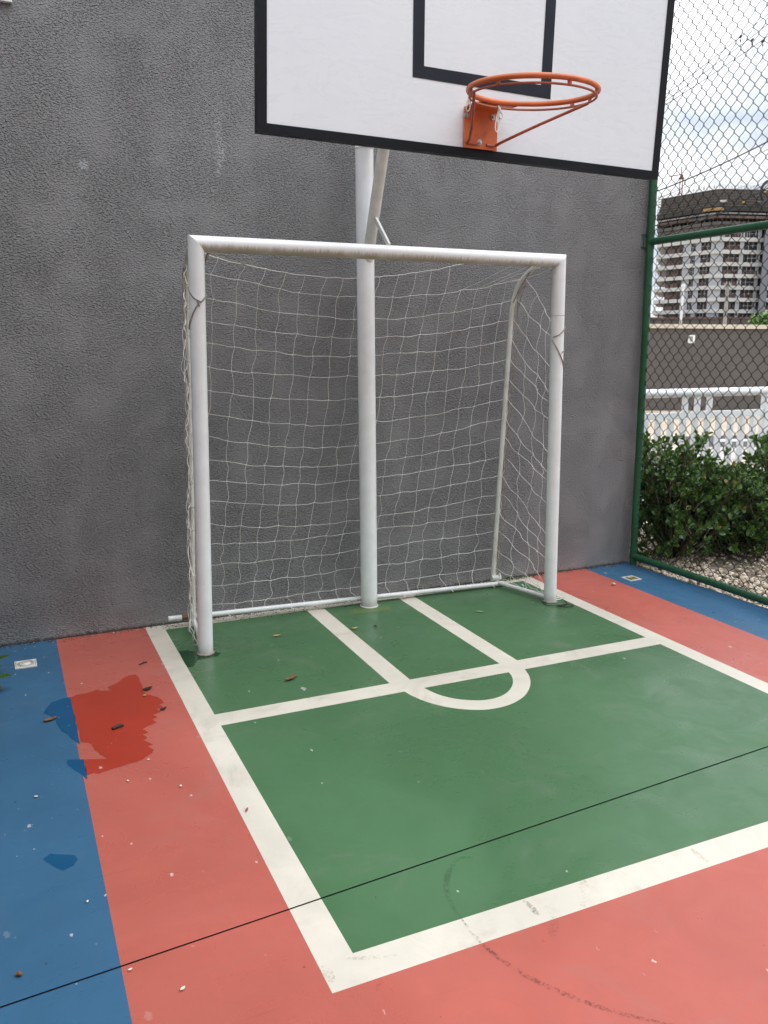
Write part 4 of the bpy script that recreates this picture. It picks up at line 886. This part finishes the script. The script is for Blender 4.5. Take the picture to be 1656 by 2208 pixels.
def litter(name, u, v, ln, wd, m, rot, label, cat, curl=.25, grp=None):
    p = at(u, v, 'z', .004); mb = MB(); d = Vector((math.cos(rot), math.sin(rot), 0)); s_ = Vector((-d.y, d.x, 0)); prof = ((-.5, .05), (-.3, .7), (-.05, 1), (.2, .8), (.4, .4), (.5, .05)); vs = []
    for q, wq in prof:
        zz = .002+curl*ln*(q*q+.02); vs += [p+d*(ln*q)-s_*(wd*.5*wq)+Vector((0, 0, zz+curl*wd*.3*wq)), p+d*(ln*q)+s_*(.1*wd*q)+Vector((0, 0, zz)), p+d*(ln*q)+s_*(wd*.5*wq)+Vector((0, 0, zz+curl*wd*.2*wq))]
    n = len(vs); fs = [[3*i+j, 3*i+j+3, 3*i+j+4, 3*i+j+1] for i in range(5) for j in range(2)]
    mb.add(vs, fs, True); mb.add([x_-Vector((0, 0, .0012)) for x_ in vs], [f[::-1] for f in fs], True)
    tag(mb.build(name, m), label, cat, grp)
LG = 'fallen leaves on the court'
litter('fallen_leaf', 628, 1463, .085, .028, M['leaf_dry'], .55, 'curled brown leaf lying on the green floor near the goal', 'leaf', .3, LG)
litter('fallen_leaf', 597, 1371, .048, .022, M['leaf_yellow'], .1, 'yellow brown leaf on the green floor left of the cream key line', 'leaf', .2, LG)
litter('fallen_leaf', 765, 1355, .042, .022, M['leaf_yellow'], .3, 'pale yellow leaf between the two cream key lines', 'leaf', .2, LG)
litter('fallen_leaf', 809, 1351, .024, .02, M['leaf_dark'], 1.2, 'tiny dark leaf scrap between the cream key lines', 'leaf', .5, LG)
litter('fallen_leaf', 1033, 1319, .05, .014, M['leaf_fresh'], -.55, 'slim pale green leaf on the floor right of the key', 'leaf', .15, LG)
litter('fallen_leaf', 318, 1486, .05, .028, M['leaf_dark'], .4, 'dark shrivelled leaf at the top of the red puddle', 'leaf', .35, LG)
litter('fallen_leaf', 352, 1529, .036, .018, M['leaf_dark'], .5, 'small dark leaf at the right rim of the red puddle', 'leaf', .35, LG)
litter('fallen_leaf', 108, 1552, .06, .026, M['leaf_dry'], .35, 'rust brown leaf on the blue strip beside the puddle', 'leaf', .3, LG)
litter('fallen_leaf', 532, 1746, .024, .009, paint('red_flake', (.36, .10, .08), .7), 1.0, 'dull red flake on the left cream line', 'leaf', .1, LG)
litter('fallen_leaf', 312, 1500, .016, .014, M['leaf_yellow'], .4, 'tiny yellow leaf scrap below the dark puddle leaf', 'leaf', .3, LG)
def twig(u0_, v0_, u1_, v1_, r, m, label):
    a, b = at(u0_, v0_, 'z', r), at(u1_, v1_, 'z', r); mb = MB(); mb.tube([a, a.lerp(b, .35)+Vector((.002, .003, .001)), a.lerp(b, .7)+Vector((-.002, 0, .002)), b], [r*.7, r, r*.9, r*.6], 7); tag(mb.build('twig', m), label, 'twig', 'twigs on the court')
twig(242, 1571, 266, 1563, .008, M['leaf_dark'], 'short dark twig lying in the middle of the red puddle')
twig(300, 1433, 317, 1427, .004, M['leaf_dark'], 'thin dark twig on the dry red floor above the puddle')
twig(34, 2101, 48, 2101, .006, M['leaf_dry'], 'stubby brown twig on the blue strip near the floor joint')
vs, fs = pebble_mesh(at(1323, 1259, 'z', .010), .015, rnd); mb = MB(); mb.add(vs, fs, True); tag(mb.build('pebble', M['stone']), 'single cream pebble on the red strip by the right drain', 'pebble')
for u, v, ln, lb in ((78, 1718, .018, 'white petal on the blue strip level with the lower puddle edge'), (276, 1684, .016, 'cream petal on the red strip just below the puddle'), (320, 1638, .014, 'cream petal on the red strip touching the puddle rim'),
                     (394, 2132, .020, 'large cream petal on the red floor below the floor joint'), (281, 2091, .014, 'cream petal on the red floor just under the joint near the blue edge'), (189, 1944, .013, 'white petal on the blue strip near its red edge'), (390, 1695, .018, 'pinkish crumpled petal on the red strip')):
    litter('petal', u, v, ln*.78, ln*.45, M['petal'], rnd.uniform(0, 3), lb, 'petal', .15, 'petals scattered on the floor')
